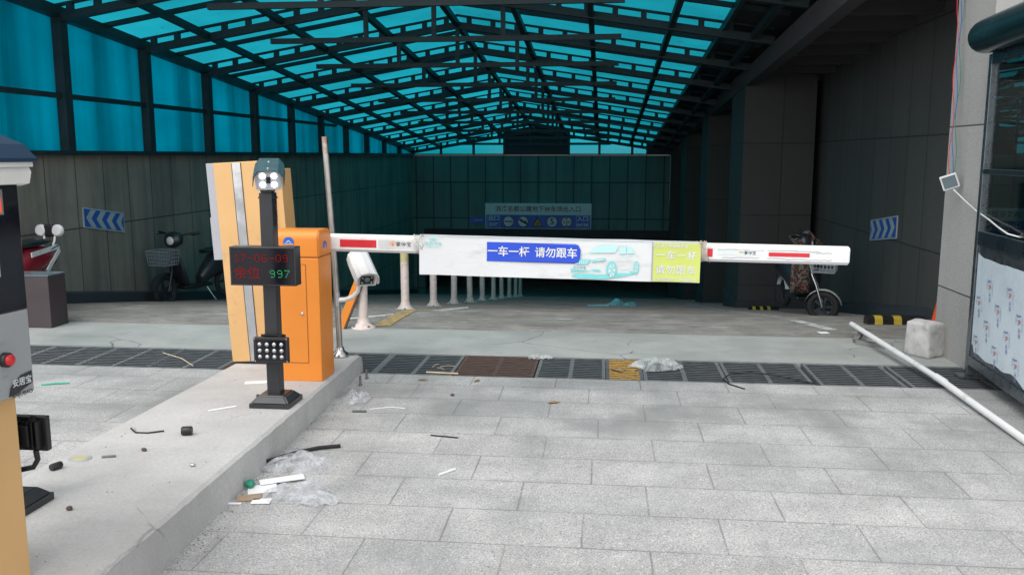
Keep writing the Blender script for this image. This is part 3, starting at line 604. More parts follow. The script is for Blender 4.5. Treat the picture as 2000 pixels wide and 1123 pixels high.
armM = T((.12, arm_y, 1.054 - zi)) @ Matrix.Rotation(DR, 4, 'Y')
LN = 3.475; h = .06
g = MB(); g.M = armM
pr = [(0, -h + .018), (.0, h - .018), (.018, h), (.05, h), (.068, h - .018), (.068, -h + .018), (.05, -h), (.018, -h)]
bm = bmesh.new(); va = [bm.verts.new((0, a, b)) for a, b in pr]; vb = [bm.verts.new((LN, a, b)) for a, b in pr]
bm.faces.new(va); bm.faces.new(vb[::-1])
for i in range(8): bm.faces.new((va[i], vb[i], vb[(i + 1) % 8], va[(i + 1) % 8]))
bmesh.ops.bevel(bm, geom=[e for e in bm.edges if abs(e.verts[0].co.x - LN) < 1e-4 and abs(e.verts[1].co.x - LN) < 1e-4], offset=.008, segments=2, affect='EDGES')
g.bm(bm); arm = g.build('boom', 'white', G)
def stick(x0, x1, z0, z1, m, name, lift=.002, par=None, M_=None):
    g = MB(); g.M = M_ or armM; g.box(x0, x1, -lift, .0, z0, z1); return g.build(name, m, par or arm)
stick(.085, .34, -.026, .026, 'red', 'red_stripe'); s_ = stick(.355, .64, -.03, .03, 'label_grey', 'sticker')
text('lettering', '掌停宝', .036, 'ink', s_, armM @ T((.53, -.0026, 0)) @ FRONT, .01)
g = MB(); g.M = armM @ T((.455, -.0028, 0)) @ FRONT; g.poly([(x, z, 0) for x, y_, z in disc(0, 0, .011, 0, 16)])
for i in range(5):
    a = R(10 + 40 * i); g.poly([(x + .021 * math.cos(a), z + .019 * math.sin(a), 0) for x, y_, z in disc(0, 0, .0045, 0, 8)])
g.build('paw_mark', 'orange', s_)
x0 = 2.435
stick(2.40, 2.60, -.027, .027, 'red', 'red_stripe')
s_ = stick(2.63, 2.92, -.012, .022, 'sign_white', 'torn_sticker')
g = MB(); g.M = armM
for a, b, z in ((2.63, 2.93, .024), (2.66, 2.9, -.026), (2.95, 3.28, .025), (2.95, 3.3, -.028), (3.26, 3.36, .018), (3.3, 3.36, -.03)):
    pts = [(a + (b - a) * i / 8, -.0024, z + random.uniform(-.004, .004)) for i in range(9)]
    g.poly(pts + [(p[0], p[1], p[2] - .0035) for p in pts[::-1]])
g.build('torn_edges', 'ink_grey', arm)
text('lettering', '掌停宝', .026, 'ink', s_, armM @ T((2.84, -.003, .004)) @ FRONT, .01)
g = MB(); g.M = armM; g.poly([(2.765, -.003, .004), (2.775, -.003, .014), (2.785, -.003, .008), (2.795, -.003, .015), (2.8, -.003, .004)]); g.build('paw_mark', 'yellow', s_)
stick(2.96, 3.22, -.014, .012, 'red', 'red_stripe')

# banner board tied round the boom
bM = Matrix.Rotation(.0165, 4, 'Y')
Bn = thing('banner', 'long white advertising banner board wrapped round the lowered barrier boom', 'banner', (-1.2346, 5.77, .98))
W, H = 1.874, .264
def bp(u, v, d=0.): return bM @ Vector((u * W, -d, -H / 2 + v * H))     # 0..1 across the board
g = MB(); n = 40; vs = []; fs = []
for i in range(n + 1):
    u = i / n
    for v in (0, .25, .5, .75, 1):
        wv = .004 * noise.noise(Vector((u * 5, v * 1.3, 0))); vs.append(bM @ Vector((u * W, -.004 + wv, -H / 2 + v * H + (.003 * noise.noise(Vector((u * 6, v, 3)))))))
m = len(vs); vs2 = [v + Vector((0, .1, 0)) for v in vs]
for i in range(n):
    for j in range(4): a = i * 5 + j; fs += [(a, a + 5, a + 6, a + 1), (m + a, m + a + 1, m + a + 6, m + a + 5)]
    for j in (0, 4): a = i * 5 + j; fs.append((a, a + 5, m + a + 5, m + a) if j == 0 else (a, m + a, m + a + 5, a + 5))
for i in (0, n):
    for j in range(4): a = i * 5 + j; fs.append((a, a + 1, m + a + 1, m + a))
g._a(vs + vs2, fs); g.build('board', 'board', Bn)
D0 = .0105
g = MB(); A = [(.2464, .835), (.2464, .34)] ; pts = [bp(.2464, .40, D0), bp(.56, .40, D0), bp(.574, .43, D0 + .004), bp(.58, .55, D0 + .008), bp(.581, .75, D0 + .006), bp(.573, .86, D0 + .004), bp(.562, .89, D0), bp(.2464, .89, D0)]
g.prism(pts, (0, .002, 0)); st = g.build('blue_sticker', 'blue', Bn)
text('lettering', '一车一杆', .071, 'board', st, T(bp(.324, .645, D0 + .003)) @ bM @ FRONT, .016)
text('lettering', '请勿跟车', .071, 'board', st, T(bp(.494, .645, D0 + .003)) @ bM @ FRONT, .016)
g = MB(); g.prism([bp(.836, .02, D0), bp(.999, .015, D0 + .002), bp(.999, .985, D0 + .002), bp(.836, .985, D0)], (0, .002, 0)); lm = g.build('lime_panel', 'lime', Bn)
for body, v, sz, uu, xs in (('金汇通广告温馨提示：', .90, .026, .9, 1), ('一车一杆', .66, .064, .915, 1), ('请勿跟车', .30, .064, .915, 1), ('广告招商维护:', .075, .021, .877, 1), ('151-6887-01', .075, .036, .953, .72)):
    text('lettering', body, sz, 'board', lm, T(bp(uu, v, D0 + .0035)) @ bM @ FRONT, .012, xs=xs, gap=1.12 if sz == .064 else 1.)
g = MB()
for q in (((.831, .0), (.834, 1.)), ((.0, .985), (.83, .995))):
    (a, b), (c2, d2) = q; g.poly([bp(a, b, D0), bp(c2, b, D0), bp(c2, d2, D0), bp(a, d2, D0)])
g.build('fold_line', 'ink_grey', Bn)
def car(u, v):                                   # pixel of the enlarged ad -> board
    px = 1100 + u / 6.667; py = 460 + v / 6.667; a = (px - 820) / 548; vb = 536 + (px - 820) * 15 / 548
    return a, (vb - py) / 76
def cpoly(L, m, name, d=.0015, parent=None):
    g = MB()
    for P_ in L: g.poly([bp(*car(*p), D0 + d) for p in P_])
    return g.build(name, m, parent or Bn)
def ell(cx, cy, a, b, n=24, a0=0, a1=360): return [(cx + a * math.cos(R(a0 + (a1 - a0) * i / n)), cy + b * math.sin(R(a0 + (a1 - a0) * i / n))) for i in range(n if a1 - a0 == 360 else n + 1)]
pic = cpoly([[(140, 520), (190, 490), (420, 500), (600, 505), (640, 520), (720, 485), (880, 482), (960, 492), (880, 510), (740, 535), (560, 555), (260, 552)], [(890, 455), (920, 455), (975, 490), (930, 492)]], 'print_teal', 'car_picture', -.0008)
cpoly([[(345, 222), (470, 140), (560, 128), (745, 130), (700, 215), (660, 222)], [(740, 236), (760, 190), (800, 142), (835, 142), (842, 234)], [(850, 234), (845, 145), (890, 155), (925, 180), (950, 228)]], 'print_light', 'windows', parent=pic)
cpoly([[(172, 302), (398, 305), (350, 368), (195, 370)], [(130, 420), (190, 432), (300, 440), (420, 462), (300, 458), (140, 450)], [(380, 430), (500, 436), (535, 456), (440, 456)]], 'print_teal', 'grille', parent=pic)
cpoly([[(190 + 28 * i, 308), (197 + 28 * i, 308), (207 + 22 * i, 364), (200 + 22 * i, 364)] for i in range(7)] + [[(185, 386), (310, 388), (308, 438), (185, 430)]], 'board', 'plate', .0025, parent=pic)
for L_, nm in (([(405, 325), (450, 300), (585, 290), (575, 325), (400, 345)], 'headlight_print'), (ell(660, 440, 66, 112, 30, 150, 400), 'wheel_print'), (ell(975, 410, 34, 84, 24), 'wheel_print')): cpoly([L_], 'print_teal', nm, parent=pic)
cpoly([[(425, 325), (460, 308), (565, 300), (555, 318)], ell(664, 445, 44, 88), ell(975, 412, 22, 62)], 'board', 'wheel_discs', .003, parent=pic)
cpoly([[(664, 445)] + [(664 + 40 * math.cos(R(a)), 445 + 80 * math.sin(R(a))) for a in (k * 60 + 10, k * 60 + 38)] for k in range(6)] + [[(975, 412), (975 + 20 * math.cos(R(k * 72)), 412 + 56 * math.sin(R(k * 72))), (975 + 20 * math.cos(R(k * 72 + 34)), 412 + 56 * math.sin(R(k * 72 + 34)))] for k in range(5)], 'print_teal', 'spokes', .0045, parent=pic)
def cline(pts, wd=3): return [[pts[i], pts[i + 1], (pts[i + 1][0], pts[i + 1][1] + wd), (pts[i][0], pts[i][1] + wd)] for i in range(len(pts) - 1)]
cpoly(cline([(345, 222), (230, 262), (140, 300), (130, 335), (135, 420)], 4) + cline([(470, 138), (560, 124), (740, 126), (840, 138), (920, 170), (960, 228), (1015, 280), (1018, 400)], 3) + cline([(780, 440), (900, 424)], 5) + cline([(720, 290), (860, 268), (1000, 262)], 2) + cline([(135, 462), (260, 474), (410, 488), (440, 502), (590, 505)], 4)
      + cline([(700, 222), (720, 292), (735, 380)], 3), 'print_teal', 'outline', .0012, parent=pic)
text('lettering', '吉利博瑞', .021, 'print_dark', pic, T(bp(*car(247, 410), D0 + .0045)) @ bM @ FRONT, .0)
lg = MB().poly([bp(.03, .925, D0), bp(.05, .945, D0), bp(.07, .925, D0), bp(.05, .905, D0)]).poly([bp(.034, .895, D0), bp(.05, .88, D0), bp(.066, .895, D0), bp(.05, .89, D0)]).build('logo', 'print_teal', Bn)
text('lettering', '吉利汽车', .03, 'print_teal', lg, T(bp(.052, .80, D0 + .001)) @ bM @ FRONT, .005)
text('lettering', 'GEELY AUTO', .013, 'print_teal', lg, T(bp(.052, .72, D0 + .001)) @ bM @ FRONT, .0)
for uu, ph in ((-.004, 1), (1.006, 2)):
    g = MB()
    for k in range(7):
        off = random.uniform(-.03, .03); tl = random.uniform(-.03, .03); pts = []
        for i in range(17):
            a = 2 * math.pi * i / 16; pts.append(bM @ Vector((uu * W + off + tl * math.sin(a) + random.uniform(-.004, .004), .05 - .058 * math.cos(a), .07 + (.064 + random.uniform(-.003, .006)) * math.sin(a) - (.005 if ph == 1 else .0))))
        g.tube(pts, .0035, 5)
    for k in range(4): p = bM @ Vector((uu * W, -.01, .125)); g.tube([p, p + Vector((random.uniform(-.04, .05), -.01, random.uniform(0, .03))), p + Vector((random.uniform(-.04, .06), -.015, random.uniform(-.06, .03)))], .0022, 5)
    g.build('tie', mat('tape', (.6, .58, .53), .4) if ph == 1 else mat('twine', (.42, .37, .3), .8), Bn)
    g = MB(); n = 10
    vs = [bM @ Vector((uu * W + (-.03 + .06 * j / 4) + .008 * noise.noise(Vector((i, j, ph))), .05 - .06 * math.cos(2 * math.pi * i / n) + .006 * noise.noise(Vector((i * 2, j * 2, 5))), .07 + (.064 + .008 * noise.noise(Vector((i, j * 3, 9)))) * math.sin(2 * math.pi * i / n))) for j in range(5) for i in range(n)]
    g._a(vs, [(j * n + i, j * n + (i + 1) % n, (j + 1) * n + (i + 1) % n, (j + 1) * n + i) for j in range(4) for i in range(n)], True); g.build('tape_wrap', 'bag_white', Bn)

# ---------------------------------------------------------------- camera pole with LED display and flood lamp
def pole(label, x, y, rz=0):
    t = thing('camera_pole', label, 'pole', (x, y, isl_z(y)), rz, 'square charcoal poles on the island')
    bm = bmesh.new(); bmesh.ops.create_cube(bm, size=1)
    for q in bm.verts:
        top = q.co.z > 0; q.co = Vector((q.co.x * (.16 if top else .24), q.co.y * (.16 if top else .24), .07 if top else .028))
    bmesh.ops.bevel(bm, geom=[e for e in bm.edges], offset=.008, segments=2, affect='EDGES'); g = MB().bm(bm); g.box(-.121, .121, -.121, .121, 0, .03); g.build('base', 'dark_paint', t)
    g = MB(); g.bbox(-.0395, .0395, -.0395, .0395, .065, 1.27, .005); g.build('post', 'dark_paint', t)
    return t
def flood(t, x, y, z, rz, lit=False):
    g = MB(); M_ = T((x, y, z)) @ Matrix.Rotation(rz, 4, 'Z'); g.M = M_
    g.bbox(-.105, .105, -.03, .0, -.075, .075, .004)
    for i in range(9): g.box(-.085 + .02 * i, -.078 + .02 * i, 0, .035, -.055, .06)
    g.bbox(-.05, .05, 0, .045, -.045, .045, .004); f = g.build('flood_lamp', 'black', t)
    g = MB(); g.M = M_; g.box(-.09, .09, -.0312, -.0295, -.06, .06); g.build('face', 'black_gloss', f)
    for i in range(4):
        for j in range(3):
            g = MB(); g.M = M_ @ T((-.066 + .044 * i, -.0315, -.04 + .037 * j)) @ Matrix.Rotation(R(90), 4, 'X'); g.lathe([(.0135, 0), (.0125, .004), (.008, .008), (.002, .0095)], n=12); g.build('lens', 'steel', f)
    for sx in (-1, 1):
        for sz in (-1, 1):
            g = MB(); g.M = M_ @ T((sx * .097, -.0302, sz * .067)) @ Matrix.Rotation(R(90), 4, 'X'); g.lathe([(.004, 0), (.004, .002), (.002, .003)], n=8); g.build('screw', 'steel', f)
    g = MB(); g.M = M_; g.bar((-.06, .02, .082), (.06, .02, .082), .03, .006); g.bar((-.06, .02, .06), (-.06, .02, .085), .03, .006); g.bar((.06, .02, .06), (.06, .02, .085), .03, .006); g.build('bracket', 'black', f)
P1 = pole('charcoal pole with red LED display and lit lamp head before the orange cabinet', -1.95, 4.93)
z0 = isl_z(4.93)
flood(P1, .02, -.075, .5175 - z0, 0)
g = MB(); g.bbox(-.197, .197, -.125, -.035, .902 - z0, 1.128 - z0, .004); dsp = g.build('led_display', 'dark_paint', P1)
g = MB(); g.poly([(-.188, -.1265, .911 - z0), (.188, -.1265, .911 - z0), (.188, -.1265, 1.119 - z0), (-.188, -.1265, 1.119 - z0)]); g.build('screen', 'black_gloss', dsp)
F57 = {'1': '00100 01100 00100 00100 00100 00100 01110', '7': '11111 00001 00010 00100 00100 01000 01000', '0': '01110 10001 10001 10001 10001 10001 01110', '6': '01110 10000 10000 11110 10001 10001 01110', '9': '01110 10001 10001 01111 00001 00001 01110', '-': '00000 00000 00000 11111 00000 00000 00000'}
def dots(s, x, z, p, adv, m, par):
    g = MB(); r = p * .36
    for ch in s:
        for j, rw in enumerate(F57[ch].split()):
            for i, b in enumerate(rw):
                if b == '1': cx, cz = x + i * p, z - j * p; g.poly([(cx - r, -.128, cz - r), (cx + r, -.128, cz - r), (cx + r, -.128, cz + r), (cx - r, -.128, cz + r)])
        x += adv
    g.build('lettering', m, par)
dots('17-06-09', -.165, 1.083 - z0, .0064, .0415, 'led_red', dsp)
dots('997', .045, .992 - z0, .0064, .044, 'led_green', dsp)
text('lettering', '余位', .078, 'led_red', dsp, T((-.092, -.128, .972 - z0)) @ FRONT, -.008, xs=1.05)
# lamp head with folded hood
hd = T((.015, -.01, 1.505 - z0)) @ Matrix.Rotation(R(19), 4, 'Z') @ Matrix.Rotation(R(14), 4, 'X')
g = MB(); g.M = hd; prof = [(-.07, -.035), (-.075, .04), (-.05, .075), (.05, .075), (.075, .04), (.07, -.035)]
g.prism([(a, -.08, b) for a, b in prof], (0, .24, 0)); hh = g.build('lamp_head', 'label_grey', P1)
g = MB(); g.M = hd; ho = [(-.088, -.005), (-.084, .05), (-.056, .086), (.056, .086), (.084, .05), (.088, -.005)]; hi_ = [(a * .965, b - .003) for a, b in ho]
g.prism([(a, -.115, b) for a, b in ho] + [(a, -.115, b) for a, b in hi_[::-1]], (0, .29, 0)); g.build('hood', mat('grey green hood', (.08, .12, .13), .3, .3), hh)
g = MB(); g.M = hd; g.prism([(a * .93, -.083, b * .93) for a, b in prof], (0, .003, 0)); g.build('front_plate', 'grey', hh)
for sx in (-1, 1):
    for sz in (-1, 1):
        g = MB(); g.M = hd @ T((sx * .032, -.0835, .022 + sz * .025)) @ Matrix.Rotation(R(90), 4, 'X'); g.lathe([(.0155, 0), (.015, .003), (.01, .005)], n=18); g.build('lamp', 'lamp', hh)
g = MB(); g.M = hd; g.bbox(-.012, .012, -.0875, -.083, .005, .042, .002); g.build('lens', 'black_gloss', hh)
for yy in (-.06, .09): g = MB(); g.M = hd; g.lathe([(.007, .0855), (.007, .089), (.003, .0905)], (0, yy, 0), 10); g.build('screw', 'steel', hh)
g = MB(); g.prism([(-.05, -.03, 1.40 - z0), (.05, -.03, 1.40 - z0), (.03, -.03, 1.435 - z0), (.05, -.03, 1.48 - z0), (-.05, -.03, 1.48 - z0), (-.03, -.03, 1.435 - z0)], (0, .06, 0)); br = g.build('head_bracket', 'black', P1)
for sx in (-.018, .012): g = MB(); g.M = T((sx, -.0305, 1.425 - z0 + sx * .3)) @ Matrix.Rotation(R(90), 4, 'X'); g.lathe([(.006, 0), (.006, .003), (.003, .004)], n=8); g.build('bolt', 'steel', br)
g = MB(); g.tube([(.042, 0, 1.36 - z0), (.05, .0, 1.33 - z0), (.05, 0, 1.27 - z0), (.042, 0, 1.24 - z0)], .004, 6); g.build('cable', 'black', P1)

P2 = pole('second charcoal pole, mostly hidden behind the ticket machine, flood lamp seen from behind', -2.45, 3.22)
flood(P2, 0.02, .1, .485 - isl_z(3.22), R(180))
g = MB(); g.tube([(.0, .07, .33 - .19), (.06, .09, .34 - .19), (.075, .1, .37 - .19), (.07, .1, .41 - .19)], .012, 8); g.build('lamp_arm', 'black', P2)

# ---------------------------------------------------------------- cream cabinet leaning left
K = thing('cream_cabinet', 'tall cream cabinet with a mirror strip leaning left behind the camera pole', 'cabinet', (-2.43, 6.05, isl_z(6.05)))
lean = Matrix.Rotation(R(-3.0), 4, 'Y'); zb = isl_z(6.05)
def kb(name, x0, x1, y0, y1, z0_, z1, m, b=.004, par=K):
    g = MB(); g.M = lean; g.bbox(x0, x1, y0, y1, z0_, z1, b); return g.build(name, m, par)
MB().box(-.225, .21, -.09, .16, 0, .03).build('plinth', 'black', K)
kb('body', -.24, .155, -.1, .14, .028, 1.462, 'cream'); kb('side_body', .17, .235, -.06, .14, .028, 1.40, 'cream'); kb('orange_trim', .156, .169, -.09, .12, .028, 1.45, 'orange', .002)
g = MB(); g.M = lean; g.box(-.10, -.04, -.1035, -.0995, .03, 1.455); g.build('mirror_strip', 'chrome', K)
g = MB(); g.M = lean
for x in (-.105, -.038): g.box(x, x + .004, -.103, -.0997, .03, 1.455)
g.build('strip_edge', 'ink', K)
kb('side_panel', -.30, -.242, -.085, .12, .775, 1.462, 'grey', .003)
g = MB(); g.M = lean; g.box(-.315, -.3005, -.07, .1, .775, 1.08); g.build('side_flap', 'grey', K)

# steel tube with bullet camera
q = thing('steel_tube', 'tall thin stained steel tube standing behind the orange cabinet', 'tube', (-1.965, 6.27, isl_z(6.27)))
g = MB(); g.tube([(0, 0, .05), (-.015, 0, .6), (-.045, 0, 1.2), (-.068, 0, 1.64)], .0225, 14); g.build('tube', 'steel_rust', q)
g = MB(); g.lathe([(.064, 0), (.066, .012), (.06, .03), (.036, .045), (.03, .075)], n=22); g.build('flange', 'steel', q)
q = thing('bullet_camera', 'white bullet camera on a curved bracket beside the orange cabinet', 'camera', (-1.95, 6.245, .58))
g = MB(); g.tube([(0, 0, 0.0), (.05, -.01, .005), (.11, -.02, .03), (.15, -.025, .07), (.165, -.03, .13)], .017, 12, rs=[.02, .018, .017, .016, .015]); g.build('bracket', 'white', q)
g = MB(); g.bbox(-.02, .0, -.02, .02, -.05, .05, .004); g.build('wall_plate', 'grey', q)
cm = T((.19, -.03, .235)) @ Matrix.Rotation(R(30), 4, 'Z') @ Matrix.Rotation(R(27), 4, 'X') @ Matrix.Scale(1.14, 4)
cap = [(-.062, -.045), (-.07, -.005), (-.066, .035), (-.045, .06), (0, .07), (.045, .06), (.066, .035), (.07, -.005), (.062, -.045)]
g = MB(); g.M = cm; g.prism([(a, -.12, b) for a, b in cap], (0, .25, 0)); hs_ = g.build('housing', 'white', q)
g = MB(); g.M = cm; ho = [(a * 1.06, b * 1.06 if b > -.04 else b + .03) for a, b in cap]; hi_ = [(a * 1.0, b * 1.0 if b > -.04 else b + .03) for a, b in cap]
g.prism([(a, -.15, b) for a, b in ho] + [(a, -.15, b) for a, b in hi_[::-1]], (0, .28, 0)); g.build('hood', 'white', hs_)
g = MB(); g.M = cm; g.prism([(-.052, -.1215, -.038), (-.056, -.1215, .01), (-.045, -.1215, .04), (.045, -.1215, .04), (.056, -.1215, .01), (.052, -.1215, -.038)], (0, .003, 0)); g.build('window', mat('camera window frame', (.3, .3, .27), .3), hs_)
g = MB(); g.M = cm; g.prism([(-.042, -.1235, -.027), (-.044, -.1235, .02), (-.034, -.1235, .032), (.034, -.1235, .032), (.044, -.1235, .02), (.042, -.1235, -.027)], (0, .002, 0)); g.build('face', 'black_gloss', hs_)
for x, z, r in ((0, .005, .019), (-.03, -.016, .007), (.03, -.016, .007), (-.03, .02, .006), (.03, .02, .006)):
    g = MB(); g.M = cm @ T((x, -.1237, z)) @ Matrix.Rotation(R(90), 4, 'X'); g.lathe([(r, 0), (r, .003), (r * .5, .005)], n=14); g.build('lens' if x == 0 else 'led', 'screen' if x == 0 else 'steel', hs_)
# orange board behind the camera
q = thing('orange_board', 'narrow orange board leaning by the nearest white post', 'board', (-2.52, 8.0, 0)); lm_ = Matrix.Rotation(R(23), 4, 'Y')
g = MB(); g.M = lm_; g.bbox(-.02, .055, -.02, .02, -.0, .62, .004); g.build('panel', 'orange', q)
g = MB(); g.M = lm_; g.box(.056, .07, -.018, .018, .01, .6); g.build('edge', 'rust', q)

# ---------------------------------------------------------------- ticket machine and its little roof (left edge)
kx, ky = -1.893, 2.66
Kz = isl_z(2.5)
S = thing('ticket_machine', 'yellow and black ticket machine with a red button at the left edge', 'ticket machine', (kx, ky, Kz), R(-7))
def sb(name, x0, x1, y0, y1, a, b, m, bev=.004, par=None):
    return MB().bbox(x0, x1, y0, y1, a - Kz, b - Kz, bev).build(name, m, par or S)
sb('body', -.42, -.06, -.42, -.02, Kz, .868, 'cream')
sb('grey_panel', -.4, .0, -.45, .0, .8685, 1.147, 'silver')
blk = sb('black_panel', -.4, .0, -.45, .0, 1.1475, 1.586, 'black_gloss')
SIDE = Matrix.Rotation(R(90), 4, 'Z') @ FRONT
g = MB(); g.M = T((.0005, -.115, 1.0 - Kz)) @ Matrix.Rotation(R(90), 4, 'Y'); g.lathe([(.024, 0), (.024, .016), (.02, .018)], n=20); bt = g.build('button_ring', 'black', S)
g = MB(); g.M = T((.0005, -.115, 1.0 - Kz)) @ Matrix.Rotation(R(90), 4, 'Y'); g.lathe([(.018, .015), (.018, .026), (.012, .03), (.003, .031)], n=20); g.build('button', mat('red button', (.55, .015, .02), .3), bt)
text('lettering', '呼叫', .017, 'ink_grey', S, T((.0012, -.12, 1.05 - Kz)) @ SIDE, 0)
text('lettering', 'Info', .016, 'ink_grey', S, T((.0012, -.115, .945 - Kz)) @ SIDE, 0)
g = MB(); g.M = T((.0012, -.055, .905 - Kz)) @ SIDE; g.prism([(-.055, -.03, 0), (-.02, -.026, 0), (.045, -.005, 0), (.045, .035, 0), (.0, .03, 0), (-.045, .0, 0)], (0, 0, .003)); em = g.build('emblem', 'dark_paint', S)
text('lettering', '安居宝', .028, 'sign_white', em, T((.005, -.055, .913 - Kz)) @ SIDE, .01)
text('lettering', 'ANJUBAO', .02, 'ink', em, T((.003, -.055, .872 - Kz)) @ SIDE, .015)
sc_ = MB().box(.0005, .0015, -.28, -.066, 1.462 - Kz, 1.542 - Kz).build('screen', mat('grey LED screen', (.16, .16, .15), .4), blk)
g = MB()
for y in (-.245, -.2, -.155, -.11):
    for a, b, c2, d2 in ((0, .034, .04, .046), (0, .034, .0, .006), (0, .006, 0, .046), (.028, .034, 0, .046), (.012, .022, .018, .024)): g.poly([(.0022, y + a, 1.47 + c2 - Kz), (.0022, y + b, 1.47 + c2 - Kz), (.0022, y + b, 1.47 + d2 - Kz), (.0022, y + a, 1.47 + d2 - Kz)])
g.build('led_digits', 'led_bright', sc_)
g = MB()
for q_ in ((-.30, -.10, 1.36, 1.363), (-.30, -.10, 1.267, 1.27), (-.103, -.10, 1.27, 1.36), (-.30, -.297, 1.27, 1.36)): g.poly([(.001, q_[0], q_[2] - Kz), (.001, q_[1], q_[2] - Kz), (.001, q_[1], q_[3] - Kz), (.001, q_[0], q_[3] - Kz)])
pts = [(.0011, -.17 + .03 * math.cos(2 * math.pi * i / 20), 1.315 - Kz + .03 * math.sin(2 * math.pi * i / 20)) for i in range(21)]
for i in range(20): a, b = pts[i], pts[i + 1]; g.poly([a, b, (b[0], b[1], b[2] + .002), (a[0], a[1], a[2] + .002)])
g.build('card_outline', 'ink_grey', blk)
def roofpart(name, prof, m):
    g = MB(); g.prism([(a, -.56, b - Kz) for a, b in prof], (0, .6, 0)); return g.build(name, m, S)
roofpart('roof_trim', [(-.45, 1.76), (.012, 1.615), (.022, 1.595), (.012, 1.558), (-.02, 1.55), (-.06, 1.585), (-.45, 1.70)], 'canopy_white')
roofpart('roof_lip', [(-.45, 1.79), (.03, 1.627), (.03, 1.612), (-.45, 1.761)], 'white')
roofpart('roof_cover', [(-.45, 1.85), (.0, 1.685), (.048, 1.64), (.048, 1.63), (.03, 1.628), (-.45, 1.791)], 'navy')

# brown box
q = thing('brown_box', 'low dark brown metal box standing on the concrete strip at the left', 'box', (-5.55, 8.0, 0))
MB().bbox(-.3, .28, -.27, .0, .0, .5, .006).build('body', 'brown', q); MB().bbox(-.305, .285, -.275, .005, .5005, .515, .003).build('lid', 'boxtop', q)

# ---------------------------------------------------------------- scooters
def wheel(par, M_, r, w_, rimm='steel'):
    g = MB(); g.M = M_ @ Matrix.Rotation(R(90), 4, 'X'); n = 26; m_ = 8; vs = []; rr = w_ / 2
    for i in range(n):
        a = 2 * math.pi * i / n
        for j in range(m_): b = 2 * math.pi * j / m_; q_ = r - rr + rr * math.cos(b); vs.append((q_ * math.cos(a), q_ * math.sin(a), rr * math.sin(b)))
    g._a(vs, [(i * m_ + j, i * m_ + (j + 1) % m_, ((i + 1) % n) * m_ + (j + 1) % m_, ((i + 1) % n) * m_ + j) for i in range(n) for j in range(m_)], True); t_ = g.build('wheel', 'rubber', par)
    g = MB(); g.M = M_ @ Matrix.Rotation(R(90), 4, 'X'); g.lathe([(.03, -.035), (.03, .035)], n=12)
    for k in range(5): a = 2 * math.pi * k / 5; g.bar((.02 * math.cos(a), .02 * math.sin(a), 0), ((r - w_) * math.cos(a), (r - w_) * math.sin(a), 0), .03, .016)
    g.tube([((r - w_) * math.cos(2 * math.pi * i / 24), (r - w_) * math.sin(2 * math.pi * i / 24), 0) for i in range(25)], .011, 6, False); g.build('rim', rimm, t_)
def loft(secs):                                   # closed body through rounded cross sections: (x, half width, z low, z high)
    g = MB(); n = 12; vs = []
    for x, hw, a, b in secs: vs += [(x, hw * math.copysign(abs(math.cos(t_)) ** .7, math.cos(t_)), (a + b) / 2 + (b - a) / 2 * math.copysign(abs(math.sin(t_)) ** .7, math.sin(t_))) for t_ in [2 * math.pi * k / n for k in range(n)]]
    g._a(vs, [(i * n + k, i * n + (k + 1) % n, (i + 1) * n + (k + 1) % n, (i + 1) * n + k) for i in range(len(secs) - 1) for k in range(n)], True)
    g._a(vs[:n], [tuple(range(n))]); g._a(vs[-n:], [tuple(range(n))]); return g
